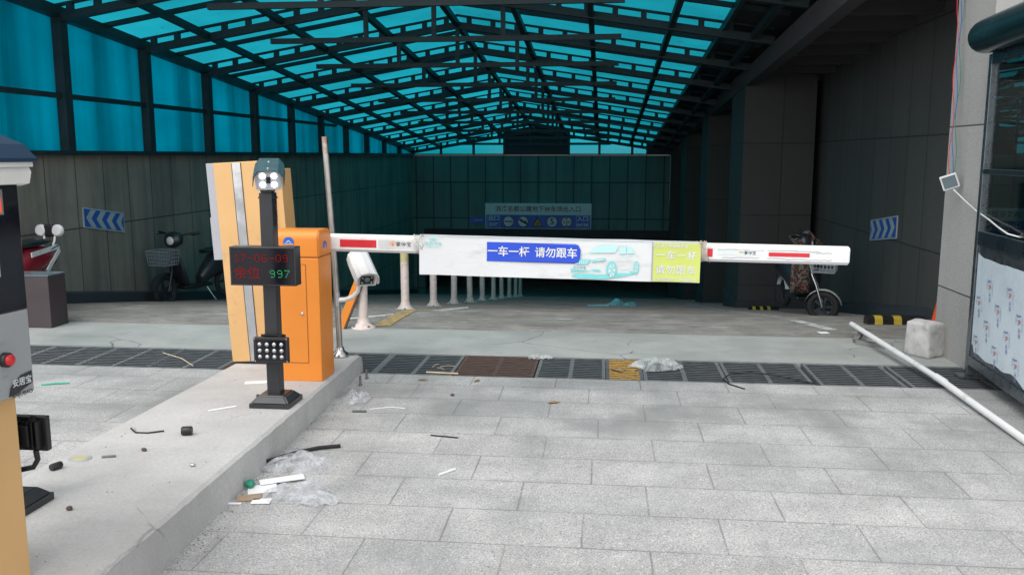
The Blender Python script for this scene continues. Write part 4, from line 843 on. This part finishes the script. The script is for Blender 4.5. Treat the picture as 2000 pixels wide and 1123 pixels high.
def scooter(label, loc, rz, pitch, steer, r, colr, trim, basket, spotted=False, mirrors=True, rim='steel', bm_='basket', backrest=False, fk='steel'):
    t = thing('electric_scooter', label, 'scooter', loc, rz, 'electric scooters parked by the walls'); t.rotation_euler = (0, pitch, rz)
    L = .58; hx = .40; tw = .075
    wheel(t, T((-L, 0, r)), r, tw, rim)
    loft([(-.86, .05, .50, .56), (-.78, .10, .44, .66), (-.55, .125, .40, .70), (-.3, .12, .34, .68), (-.12, .09, .26, .5), (-.05, .06, .24, .4)]).build('body', colr, t)
    loft([(-.75, .08, .70, .745), (-.6, .12, .695, .77), (-.35, .12, .69, .765), (-.14, .07, .69, .74)]).build('seat', 'black', t)
    g = MB(); g.bbox(-.2, .3, -.11, .11, .22, .27, .015); g.build('footboard', 'black', t)
    g = MB(); g.bar((.26, 0, .24), (.36, 0, .62), .26, .04, (0, 1, 0)); g.M = Matrix(); loft_ = loft([(.2, .1, .24, .34), (.29, .16, .3, .5), (.35, .15, .45, .68), (.37, .1, .62, .78)]); loft_.build('leg_shield', colr, t)
    g = MB()
    for s in (-1, 1): g.tube([(-.6, s * .1, .62), (-.85, s * .1, .68), (-.93, s * .06, .68)], .01, 8)
    g.tube([(-.93, -.06, .68), (-.93, .06, .68)], .01, 8); g.build('rear_rack', 'steel', t)
    if backrest:
        g = MB()
        for s in (-1, 1): g.tube([(-.76, s * .06, .62), (-.83, s * .06, .72), (-.85, s * .06, .78)], .012, 8)
        g.build('backrest_struts', trim, t)
        bk = MB().bbox(-.875, -.825, -.055, .055, .76, .90, .02).build('backrest', 'black', t)
        for s in (-1, 1):
            g = MB(); g.M = T((-.85, s * .095, .83)) @ Matrix.Rotation(R(90), 4, 'Y'); g.lathe([(.05, -.03), (.068, -.01), (.068, .01), (.05, .03)], n=16); g.build('pad', trim, bk)
        g = MB()
        for s in (-1, 1): g.bar((-.3, s * .128, .62), (-.86, s * .09, .66), .012, .05); g.bar((-.55, s * .128, .42), (-.86, s * .09, .62), .012, .05)
        g.build('side_trim', trim, t)
    elif not spotted: loft([(-.98, .09, .72, .82), (-.93, .13, .69, .90), (-.8, .13, .69, .90), (-.74, .1, .7, .84)]).build('top_box', colr, t)
    g = MB(); g.bbox(-.9, -.87, -.05, .05, .54, .6, .008); g.build('tail_lamp', 'bike_red', t)
    g = MB(); g.tube([(-.12, .05, .25), (-.16, .13, .1), (-.2, .17, .01)], .01, 6); g.build('kickstand', 'steel', t)
    g = MB(); n = 10; g._a([(-L + (r + .03) * math.cos(R(20 + 140 * i / n)), s * .06, r + (r + .03) * math.sin(R(20 + 140 * i / n))) for i in range(n + 1) for s in (-1, 1)], [(2 * i, 2 * i + 1, 2 * i + 3, 2 * i + 2) for i in range(n)], True); g.build('rear_fender', trim, t)
    # steered front assembly
    St = T((hx + .02, 0, 0)) @ Matrix.Rotation(steer, 4, 'Z') @ T((-hx - .02, 0, 0))
    wheel(t, St @ T((L, 0, r)), r, tw, rim)
    g = MB(); g.M = St; n = 12; g._a([(L + (r + .025) * math.cos(R(10 + 150 * i / n)), s * .055, r + (r + .025) * math.sin(R(10 + 150 * i / n)) - (.012 if abs(s) > .9 else 0)) for i in range(n + 1) for s in (-1, 0, 1)], [(3 * i + j, 3 * i + j + 1, 3 * i + 4 + j, 3 * i + 3 + j) for i in range(n) for j in (0, 1)], True); g.build('front_fender', trim, t)
    g = MB(); g.M = St
    for s in (-1, 1): g.tube([(L, s * .062, r), (.50, s * .062, r + .25), (.44, s * .03, r + .38)], .014, 8)
    g.tube([(.45, 0, r + .36), (.36, 0, .86), (.33, 0, 1.0)], .022, 10); g.build('fork', fk, t)
    g = MB(); g.M = St
    g.tube([(.22, -.34, 1.02), (.28, -.2, 1.01), (.33, -.07, .98), (.33, .07, .98), (.28, .2, 1.01), (.22, .34, 1.02)], .012, 8)
    for s in (-1, 1): g.tube([(.22, s * .34, 1.02), (.265, s * .235, 1.01)], .019, 8); g.tube([(.285, s * .22, 1.005), (.31, s * .32, .995)], .006, 6)
    g.build('handlebar', 'black', t)
    g = loft([(.25, .08, .93, 1.0), (.33, .15, .84, 1.04), (.40, .12, .82, 1.02), (.43, .05, .85, .96)]); g.v = [tuple(St @ Vector(p)) for p in g.v]; cw = g.build('headlight_cowl', colr, t)
    g = MB(); g.M = St @ T((.425, 0, .915)) @ Matrix.Rotation(R(90), 4, 'Y'); g.lathe([(.062, -.01), (.06, .004), (.03, .012), (.005, .015)], n=16); g.build('headlight', 'bike_white', cw)
    if mirrors:
        for s in (-1, 1):
            g = MB(); g.M = St; g.tube([(.28, s * .18, 1.02), (.28, s * .2, 1.12), (.27, s * .23, 1.18)], .006, 6); mr = g.build('mirror', 'steel', t)
            g = MB(); g.M = St @ T((.27, s * .23, 1.21)) @ Matrix.Rotation(R(90), 4, 'Y'); g.lathe([(.055, -.012), (.06, .0), (.05, .012), (.01, .02)], n=16); g.build('mirror_shell', trim, mr)
    if basket:
        g = MB(); g.M = St; x0, x1, yw, za, zb_ = .46, .70, .15, .60, .80
        for k in range(5):
            f = k / 4; z = za + (zb_ - za) * f; e = .02 * f
            P_ = [(x0 - e, -yw - e, z), (x1 + e, -yw - e, z), (x1 + e, yw + e, z), (x0 - e, yw + e, z), (x0 - e, -yw - e, z)]
            for a, b in zip(P_, P_[1:]): g.bar(a, b, .007 if k < 4 else .014, .007 if k < 4 else .014)
        for k in range(9):
            yk = -yw + 2 * yw * k / 8
            for x, e in ((x0, -.02), (x1, .02)): g.bar((x, yk, za), (x + e, yk * (1 + .02 / yw), zb_), .006, .006, (1, 0, 0))
            g.bar((x0, yk, za), (x1, yk, za), .006, .006)
        for k in range(7):
            xk = x0 + (x1 - x0) * k / 6
            for s in (-1, 1): g.bar((xk, s * yw, za), (xk, s * (yw + .02), zb_), .006, .006, (1, 0, 0))
        g.build('basket', bm_, t)
    if spotted:
        g = MB(); g.M = T((hx, 0, 0)) @ Matrix.Rotation(R(25), 4, 'Z') @ T((-hx, 0, 0)); n = 10; m2 = 3
        g._a([(.33 + .15 * (j / m2) - .02, -.24 + .4 * i / n, 1.05 + .03 * math.sin(i * 1.3) - .1 * (j / m2) ** 2 - .09 * abs(i / n - .5) ** 2 * 4) for i in range(n + 1) for j in range(m2 + 1)], [(i * 4 + j, i * 4 + j + 1, i * 4 + 5 + j, i * 4 + 4 + j) for i in range(n) for j in range(m2)], True); cv = g.build('handlebar_cover', 'spot', t)
        sd = cv.modifiers.new('thick', 'SOLIDIFY'); sd.thickness = .03
        g = MB(); n = 6; g._a([(.43 - .05 * j / 6 + .02 * math.sin(i * 1.9), -.22 + .24 * i / n, .95 - .62 * j / 6) for i in range(n + 1) for j in range(7)], [(i * 7 + j, i * 7 + j + 1, i * 7 + 8 + j, i * 7 + 7 + j) for i in range(n) for j in range(6)], True); cv = g.build('leg_apron', 'spot', t)
        sd = cv.modifiers.new('thick', 'SOLIDIFY'); sd.thickness = .02
    return t
scooter('dark electric scooter with a wire front basket parked by the left wall', (-5.83, 11.9, ramp_z(11.9)), R(-112), 0, R(10), .235, 'bike_dark', 'bike_dark', True, mirrors=False, rim='bike_dark', fk='bike_dark')
scooter('red and white scooter with a round white backrest behind the brown box', (-6.02, 8.12, 0), R(-88), 0, R(10), .22, 'bike_red', 'bike_white', False, mirrors=False, backrest=True)
scooter('scooter with a colourful spotted leg cover parked by the right wall', (2.40, 10.86, ramp_z(10.86)), R(-86), 0, R(66), .185, 'bike_dark', 'bike_white', True, True, False, 'bike_dark')

# ---------------------------------------------------------------- right hand side small things
def stop(name, label, x, y, z, L, rz, nb):
    q = thing(name, label, 'wheel stop', (x, y, z), rz)
    prof = [(-.06, 0), (-.05, .06), (-.025, .085), (.025, .085), (.05, .06), (.06, 0)]
    g = MB(); g.prism([(-L / 2, a, b) for a, b in prof], (L, 0, 0)); g.build('block', 'black', q)
    for i in range(nb - 1):
        x_ = -L / 2 + L * (i + .6) / nb - .2 * L / nb; g = MB(); g.prism([(x_, a * 1.02, b * 1.02) for a, b in prof], (.42 * L / nb, 0, 0)); g.build('yellow_band', 'yellow', q)
stop('wheel_stop', 'black rubber wheel stop with two yellow bands near the pillar', 2.93, 8.98, ramp_z(8.98), .56, R(3), 3)
stop('wheel_stop', 'far black wheel stop with yellow bands on the dark ramp edge', 2.33, 12.72, ramp_z(12.7) - .03, .42, R(4), 4)
q = thing('traffic_cone', 'orange traffic cone peeking out from behind the pillar', 'cone', (3.10, 8.2, 0))
MB().bbox(-.14, .14, -.14, .14, 0, .03, .006).build('base', 'rubber', q); MB().lathe([(.11, .03), (.025, .5), (.018, .52)], n=24).build('shell', 'cone', q); MB().lathe([(.0572, .36), (.042, .43)], n=24).build('reflective_band', 'sign_white', q)
bm = bmesh.new(); bmesh.ops.create_cube(bm, size=1); bmesh.ops.subdivide_edges(bm, edges=bm.edges[:], cuts=11, use_grid_fill=True)
for k in range(3): bmesh.ops.smooth_vert(bm, verts=bm.verts[:], factor=.5, use_axis_x=True, use_axis_y=True, use_axis_z=True)
for v in bm.verts:
    x, y, z = v.co; f = .5 + z; v.co = Vector((x * (.31 - .03 * f) - .015 * f, y * (.24 - .03 * f), z * .3 + .145))
    if x > .05 and z > 0: v.co.z -= .16 * (x - .05) * (z + .2)
    v.co += Vector((noise.noise(v.co * 11), noise.noise(v.co * 11 + Vector((9, 0, 0))), noise.noise(v.co * 11 + Vector((0, 9, 0))))) * .009 + v.normal * .004 * noise.noise(v.co * 45)
g = MB(); g.bm(bm, True); q = g.build('stone_block', 'stone', None, (2.71, 7.44, .0)); q.rotation_euler = (0, 0, R(36)); tag(q, 'pale chipped stone block beside the granite pillar', 'stone block')
q = thing('white_pipe', 'long white plastic pipe lying across the paving towards the booth', 'pipe', (2.44, 5.1, 0))
MB().tube([(.03, -1.2, .024), (0.0, 0, .024), (-.005, 1.25, .05), (-.16, 3.02, .12)], .0235, 12).build('tube', 'white', q)
MB().tube([(0.0, 1.22, .049), (-.012, 1.36, .054)], .0275, 12).build('coupling', 'white', q)
g = MB(); g.bar((2.24, 7.80, .02), (2.48, 7.60, .02), .045, .036); g.bar((2.24, 7.84, .02), (2.36, 8.0, .10), .045, .03); g.bar((2.33, 7.95, .075), (2.40, 7.70, .045), .03, .02); tag(g.build('steel_bracket', mat('rusty grey steel', (.2, .2, .195), .6, .3, dirt=(.14, .08, .06), ds=16, dlo=.58, dhi=.7)), 'folded grey steel bracket under the far end of the white pipe', 'bracket')
q = thing('white_bar', 'thin white bar lying on the ramp by the nearest posts', 'bar', (-2.6, 8.36, 0)); MB().tube([(0, 0, .015), (1.0, 1.8, ramp_z(10.2) + .03)], .014, 8).build('rod', 'white', q)

# booth: rotated a few degrees
O = thing('guard_booth', 'dark steel guard booth with film covered lower panel at the right edge', 'booth', (2.735, 6.74, 0), R(-4.5))
def ob(name, x0, x1, y0, y1, a, b, m='booth', bev=.004, par=None): return MB().bbox(x0, x1, y0, y1, a, b, bev).build(name, m, par or O)
BL, BW = 1.45, 1.3
ob('corner_post', 0, .06, -.06, 0, .02, 2.36, 'booth_light'); ob('corner_post', 0, .06, -BL, -BL + .06, .02, 2.36, 'booth_light'); ob('corner_post', BW - .06, BW, -.06, 0, .02, 2.36); ob('corner_post', BW - .06, BW, -BL, -BL + .06, .02, 2.36)
for x, y in ((.03, -.03), (.03, -BL + .03), (BW - .03, -.03), (BW - .03, -BL + .03)): MB().box(x - .09, x + .09, y - .07, y + .07, 0, .012).build('foot', 'booth_light', O)
for nm, z0_, z1_, m in (('bottom_rail', .10, .17, 'booth_light'), ('counter_rail', 1.0, 1.10, 'booth'), ('window_rail', 1.515, 1.55, 'booth'), ('top_rail', 2.29, 2.37, 'booth')):
    ob(nm, .0, .055, -BL + .061, -.061, z0_, z1_, m); ob(nm, .061, BW - .061, -.055, .0, z0_, z1_, m); ob(nm, .061, BW - .061, -BL, -BL + .055, z0_, z1_, m); ob(nm, BW - .055, BW, -BL + .061, -.061, z0_, z1_, m)
ob('floor', .06, BW - .06, -BL + .06, -.06, .11, .16, 'booth')
lp = ob('lower_panel', .014, .03, -BL + .06, -.06, .17, 1.0, 'booth_light', .002)
for y0_, y1_, x in ((-BL + .06, -.06, BW - .03),): ob('lower_panel', x, x + .016, y0_, y1_, .17, 1.0, 'booth_light', .002)
ob('lower_panel', .061, BW - .061, -.04, -.024, .171, 1.0, 'booth_light', .002)
# film with torn wavy edges
g = MB(); n = 44; ytop = []; 
vs = []
for i in range(n + 1):
    y = -.075 - (BL - .15) * i / n
    top = .945 - .03 * math.sin(min(1, i / 6) * math.pi / 2) - .012 * noise.noise(Vector((y * 5, 1, 0))); bot = .215 + .035 * noise.noise(Vector((y * 4, 7, 0))) - .012 * i / n + (.05 if i < 2 else 0) 
    for j in range(5): z = bot + (top - bot) * j / 4; vs.append((.0115 + .0022 * noise.noise(Vector((y * 7, z * 6, 2))), y, z))
g._a(vs, [(i * 5 + j, i * 5 + j + 1, i * 5 + 6 + j, i * 5 + 5 + j) for i in range(n) for j in range(4)], True); fl = g.build('protective_film', 'film', lp)
BS = Matrix.Rotation(R(-90), 4, 'Z') @ FRONT     # faces -X, reads towards the camera side
k = 0
for c_ in range(12):
    y = -.17 - .19 * c_
    for r_ in range(3):
        z = .30 + .29 * r_ + (.145 if c_ % 2 else 0)
        if z > .86 or y < -BL + .12: continue
        Mx = T((.0075, y, z)) @ BS @ Matrix.Rotation(R(-80), 4, 'Z')
        text('film_logo', 'J', .07, 'film_blue', fl, Mx @ T((-.035, 0, 0)), .03); text('film_logo', 'R', .06, 'film_red', fl, Mx @ T((.005, 0, 0)), .02); text('film_text', '净源', .034, 'film_blue', fl, Mx @ T((.075, 0, 0)), .01)
        text('film_text', '不锈钢彩板', .02, 'film_grey', fl, Mx @ T((.02, .052, 0)), 0); text('film_text', '先撕膜', .018, 'film_grey', fl, Mx @ T((-.02, -.05, 0)), 0)
for nm, a, b in (('window_pane', 1.102, 1.513), ('window_pane', 1.552, 2.288)):
    for ya_, yb_ in ((-BL + .062, -.062),):
        g = MB(); g.box(.024, .03, ya_, yb_, a, b); g.build(nm, 'glass', O)
    g = MB(); g.box(.062, BW - .062, -.03, -.024, a, b); g.build(nm, 'glass', O)
    g = MB(); g.box(.062, BW - .062, -BL + .024, -BL + .03, a, b); g.build(nm, 'glass', O)
ob('roof', .0, BW, -BL, 0, 2.372, 2.60, 'roll', .01)
g = MB(); n = 16; pts = []
yy = [.02, .012, -.02, -.06, -.12] + [-.3 * i for i in range(1, 6)]; rs = [.02, .06, .095, .112, .12] + [.12] * 5
g.tube([(-.06, y, 2.475) for y in yy], .12, 20, True, rs); g.build('roof_roll', 'roll', O)
ob('notice_frame', .1, .12, -.62, -.47, 1.16, 1.47, 'ink', .002)
# device with cable on the pillar edge
q = thing('solar_panel', 'small white framed grey panel hung on the pillar edge', 'panel', (2.72, 7.25, 1.44)); q.rotation_euler = (R(8), R(-20), R(-22))
MB().bbox(-.062, .062, -.012, .012, -.058, .058, .006).build('frame', 'white', q); MB().box(-.05, .05, -.0135, -.0118, -.046, .046).build('screen', 'screen', q)
g = MB(); pts = [(2.735, 7.2, 1.38), (2.76, 7.02, 1.30), (2.755, 6.8, 1.24), (2.72, 6.5, 1.20), (2.68, 6.25, 1.165), (2.66, 6.05, 1.135), (2.72, 5.95, 1.115)]
g.tube(pts, .006, 6); tag(g.build('white_cable', 'white'), 'thin white cable running from the small panel to the booth sill', 'cable')
for m, dx, lab in (('red', 0, 'red wire hanging down the pillar edge'), ('sign_blue', .018, 'blue wire hanging down the pillar edge'), ('green', .034, 'green wire hanging down the pillar edge')):
    g = MB(); pts = []
    for i in range(22):
        z = 3.3 - (3.3 - 1.5) * i / 21; pts.append((2.795 - .055 * (i / 21) + .012 * math.sin(i * .9 + dx * 90) + (dx - .017), 7.52 - .24 * (i / 21), z))
    g.tube(pts, .0027, 6); tag(g.build('hanging_wire', MT[m]), lab, 'wire', 'coloured wires on the pillar edge')

# ---------------------------------------------------------------- litter
def bag(name, label, x, y, z, sx, sy, h, m, seed, rz=0, cat='plastic bag'):
    g = MB(); n = 15; vs = []; rnd = random.Random(seed)
    for i in range(n + 1):
        for j in range(n + 1):
            u, v = i / n * 2 - 1, j / n * 2 - 1; d = max(abs(u), abs(v)); an = math.atan2(v, u)
            rr = 1 + .4 * noise.noise(Vector((math.cos(an) * 1.4, math.sin(an) * 1.4, seed))) + .12 * noise.noise(Vector((math.cos(an) * 5, math.sin(an) * 5, seed)))
            k_ = (d / math.hypot(u, v) if (u or v) else 1) * rr
            f = noise.noise(Vector((u * 1.5, v * 1.5, seed))) * .8 + .5
            zz_ = h * max(.015, (1 - d ** 2) ** .7 * (f * .75 + rnd.uniform(-.05, .3))) if d < .97 else rnd.uniform(.001, .012)
            vs.append((u * k_ * sx + rnd.uniform(-.3, .3) * sx / n, v * k_ * sy + rnd.uniform(-.3, .3) * sy / n, zz_ + .003))
    fs = []
    for i in range(n):
        for j in range(n):
            p = i * (n + 1) + j; q_ = [p, p + 1, p + n + 2, p + n + 1]
            fs += [(q_[0], q_[1], q_[2]), (q_[0], q_[2], q_[3])] if rnd.random() < .5 else [(q_[0], q_[1], q_[3]), (q_[1], q_[2], q_[3])]
    g._a(vs, fs, False)
    o = g.build(name, m, None, (x, y, z)); o.rotation_euler = (0, 0, rz); return tag(o, label, cat)
bag('plastic_bag', 'clear crumpled plastic bag against the kerb near the drain', -1.66, 5.62, 0, .10, .13, .09, 'bag_clear', 1.3)
bag('plastic_bag', 'clear plastic bag by the kerb just below the black hose', -1.60, 4.33, 0, .17, .14, .1, 'bag_clear', 2.7, .3)
bag('plastic_bag', 'clear plastic bag beside the white paper scraps at the kerb', -1.47, 3.92, 0, .19, .13, .09, 'bag_clear', 4.1, -.2)
bag('plastic_bag', 'large whitish plastic bag spread over the drain beside the yellow slats', .45, 6.78, 0, .22, .17, .11, 'bag_white', 5.9, .2)
bag('plastic_bag', 'small pale plastic scrap on the drain edge left of centre', -.5, 6.97, 0, .11, .07, .06, 'bag_white', 7.7, .1)
bag('plastic_bag', 'teal plastic bag lying far down on the ramp', .3, 13.9, ramp_z(13.9), .24, .2, .15, 'bag_teal', 9.1)
def slab(name, label, cat, pts, z, th, m, parent=None):
    g = MB(); g.prism([(a, b, z) for a, b in pts], (0, 0, th)); return tag(g.build(name, m), label, cat)
def rect(x, y, a, b, rz): c_, s_ = math.cos(rz), math.sin(rz); return [(x + u * c_ - v * s_, y + u * s_ + v * c_) for u, v in ((-a, -b), (a, -b), (a, b), (-a, b))]
slab('paper_scrap', 'long white folded paper strip lying between the two kerb bags', 'paper', rect(-1.61, 4.1, .11, .03, .5), .012, .006, 'paper')
slab('paper_scrap', 'white paper sheet under the green scrap at the kerb', 'paper', rect(-1.67, 3.99, .07, .055, .4), .004, .003, 'paper')
slab('paper_scrap', 'small white square card near the brown cardboard', 'paper', rect(-1.615, 3.84, .045, .03, .15), .004, .003, 'paper')
slab('cardboard_piece', 'flat brown piece of cardboard at the kerb foot', 'cardboard', rect(-1.69, 3.875, .055, .035, .3), .003, .004, 'card')
slab('paper_scrap', 'thin white paper strip lowest along the kerb', 'paper', rect(-1.74, 3.80, .04, .008, .1), .003, .004, 'paper')
slab('paper_scrap', 'white paper scrap lying on the grooved ramp at the right', 'paper', rect(2.07, 8.26, .045, .04, .2), .004, .003, 'paper')
slab('plastic_sheet', 'flat pale sheet lying beside the teal bag down the ramp', 'sheet', rect(-.05, 13.3, .16, .14, .1), ramp_z(13.3) - .0, .012, 'sign_pale')
g = MB(); bmx = bmesh.new(); bmesh.ops.create_icosphere(bmx, subdivisions=2, radius=.025)
for v in bmx.verts: v.co *= 1 + .4 * noise.noise(v.co * 60)
g.bm(bmx); tag(g.build('green_scrap', 'green', None, (-1.735, 4.0, .025)), 'crumpled dark green plastic scrap against the kerb', 'scrap')
def strand(name, label, cat, pts, r, m, n=6): return tag(MB().tube(pts, r, n).build(name, m), label, cat)
strand('black_hose', 'black rubber hose length curving away from the kerb', 'hose', [(-1.77, 4.31, .03), (-1.73, 4.42, .02), (-1.66, 4.53, .014), (-1.58, 4.6, .013), (-1.47, 4.645, .013)], .0105, 'rubber', 8)
strand('black_wire', 'thin black wire looped over the drain right of centre', 'wire', [(1.02, 6.16, .005), (.93, 6.28, .006), (.9, 6.4, .012), (.97, 6.5, .03), (1.12, 6.52, .04), (1.3, 6.48, .03), (1.48, 6.4, .01), (1.55, 6.36, .006)], .0055, 'rubber')
zi_ = lambda y: isl_z(y)
strand('black_wire', 'short black cable piece curled on the island top', 'wire', [(-2.54, 4.33, zi_(4.33) + .008), (-2.48, 4.27, zi_(4.3) + .005), (-2.41, 4.27, zi_(4.3) + .005), (-2.34, 4.31, zi_(4.3) + .006)], .0045, 'rubber')
strand('white_stick', 'short white plastic tube lying alone on the paving', 'tube', [(-.83, 4.27, .006), (-.76, 4.36, .006)], .0075, 'white')
strand('steel_rod', 'short grey steel rod on the paving near the kerb', 'rod', [(-1.6, 5.33, .007), (-1.51, 5.34, .007)], .008, 'iron')
strand('black_stick', 'thin black stick lying on the paving left of centre', 'stick', [(-1.0, 4.91, .004), (-.83, 4.88, .004)], .005, 'rubber')
strand('straw', 'pale straw stem lying on the left drain', 'straw', [(-3.67, 6.82, .006), (-3.4, 6.62, .008), (-3.2, 6.4, .006)], .0035, 'wood')
strand('straw', 'pale stick lying on the drain edge right of the island', 'straw', [(-1.33, 6.4, .005), (-1.08, 6.38, .005)], .007, 'wood')
strand('paper_strip', 'thin white strip on the paving near the kerb bag', 'strip', [(-1.5, 5.4, .004), (-1.38, 5.46, .004), (-1.28, 5.44, .004)], .0025, 'paper')
strand('green_strap', 'bright green plastic strap on the left lane paving', 'strap', [(-4.03, 5.74, .005), (-3.95, 5.78, .008), (-3.86, 5.81, .006)], .007, mat('bright green plastic', (.02, .34, .2), .4))
for i, (x, y, a, L_) in enumerate(((-1.30, 6.62, 1.2, .05), (-1.2, 6.6, .1, .06), (-1.24, 6.52, 2.6, .035))):
    strand('straw', ['upright dry straw stem on the drain grate', 'right dry straw stem on the drain grate', 'lowest short dry straw stem on the drain grate'][i], 'straw', [(x - L_ * math.cos(a), y - L_ * math.sin(a), .002), (x, y, .012), (x + L_ * math.cos(a), y + L_ * math.sin(a), .006)], .002, 'wood')
def leaf(label, x, y, z, s, rz):
    g = MB(); pts = [(-1, 0, 0), (-.5, .35, .1), (.2, .42, .16), (.6, .2, .12), (1, 0, .05), (.6, -.2, .02), (.2, -.42, .1), (-.5, -.35, .14)]
    L = [(0, 0, .02 * s)] + [(a * s, b * s, c_ * s + .003) for a, b, c_ in pts]; g._a(L, [(0, i + 1, (i + 1) % 8 + 1) for i in range(8)]); o = g.build('dry_leaf', 'leaf', None, (x, y, z)); o.rotation_euler = (0, 0, rz); tag(o, label, 'leaf', 'dry leaves on the ground')
leaf('brown dry leaf lying on the paving nearest the camera', -.31, 5.68, 0, .05, .5); leaf('brown dry leaf below the rusty grate, right of two', -.907, 6.19, 0, .04, 1.2); leaf('brown dry leaf below the black grate, left of two', -1.31, 6.17, 0, .042, .2)
leaf('pale folded leaf on the drain left of the yellow slats', .12, 6.62, .0, .07, 2.4)
for i, (x, y) in enumerate(((-1.736, 6.17), (-1.73, 5.98))):
    tag(MB().lathe([(.014, 0), (.014, .012), (.009, .014), (.009, .07), (.006, .073)], n=10).build('anchor_bolt', 'iron', None, (x, y, 0)), 'rusty anchor bolt standing in the paving, %s the drain' % ('nearest' if i == 0 else 'second from'), 'bolt', 'anchor bolts by the kerb')
def cyl_on(name, label, cat, x, y, z, r, L, rz, m):
    g = MB(); c_, s_ = math.cos(rz) * L / 2, math.sin(rz) * L / 2
    g.tube([(x - c_, y - s_, z + r), (x - c_ * .8, y - s_ * .8, z + r), (x + c_ * .8, y + s_ * .8, z + r), (x + c_, y + s_, z + r)], r, 14, True, [r * .85, r, r, r * .85]); tag(g.build(name, m), label, cat)
cyl_on('black_coupling', 'black plastic coupling lying on the middle of the island', 'fitting', -2.19, 4.27, zi_(4.27), .024, .055, .25, 'black')
cyl_on('black_coupling', 'black plastic coupling at the left island edge by the disc', 'fitting', -2.55, 3.69, zi_(3.69), .017, .055, 1.2, 'black')
tag(MB().lathe([(.056, 0), (.056, .006), (.052, .008)], (0, 0, 0), 28).build('round_plate', 'grey', None, (-2.53, 3.84, zi_(3.84) - .003)), 'flat round yellow and grey plate set in the island top', 'plate')
e_ = bpy.data.objects['round_plate']; MB().lathe([(.041, .0075), (.041, .0095)], n=24).build('yellow_disc', 'disc', e_)
for i, (x, y, lab) in enumerate(((-2.28, 3.99, 'small brown pebble on the island left of the coupling'), (-1.93, 3.8, 'small metal screw cap near the island edge'), (-2.19, 3.23, 'brown stone chip on the near island top beside the machine'), (-2.12, 5.07, 'dark chip behind the charcoal pole base'), (-1.02, 5.78, 'tiny dark stone on the paving below the rusty grate'))):
    g = MB(); bmx = bmesh.new(); bmesh.ops.create_icosphere(bmx, subdivisions=2, radius=.011)
    for v in bmx.verts: v.co = Vector((v.co.x * 1.4, v.co.y, v.co.z * .8)) * (1 + .3 * noise.noise(v.co * 70 + Vector((i, 0, 0))))
    g.bm(bmx, True); tag(g.build('pebble', 'rust' if i != 1 else 'steel', None, (x, y, (zi_(y) if x < -1.5 else 0) + .009)), lab, 'pebble')
strand('metal_clip', 'small grey metal clip on the island top near the disc', 'clip', [(-2.43, 3.87, zi_(3.87) + .006), (-2.37, 3.89, zi_(3.89) + .006)], .007, 'iron_edge')
strand('white_stick', 'white sliver on the island just left of the pole base', 'stick', [(-2.28, 4.72, zi_(4.7) + .004), (-2.16, 4.83, zi_(4.8) + .004)], .005, 'paper')
slab('paper_scrap', 'torn white paper flat on the island before the cabinets', 'paper', rect(-2.28, 5.42, .07, .03, .3), zi_(5.42) + .001, .002, 'paper')
cnt = 0
gr = MB()
for i in range(300):                                # uncountable grit along the kerb and on the island
    if i < 260: y = random.uniform(2.6, 6.3); x = -1.72 - .028 * (y - 2.7) + abs(random.gauss(0, .07)); z = 0
    else: y = random.uniform(2.6, 6.2); x = random.uniform(-2.6, -1.82); z = zi_(y)
    r_ = random.uniform(.0015, .005); a = random.random() * 3
    gr._a([(x + r_ * math.cos(a + k * 2.1), y + r_ * math.sin(a + k * 2.1), z) for k in range(3)] + [(x, y, z + r_)], [(0, 1, 3), (1, 2, 3), (2, 0, 3)])
tag(gr.build('grit', mat('dark grit', (.1, .085, .07), .9, var=.4, vs=30)), 'loose grit scattered along the kerb and island', 'grit', kind='stuff')
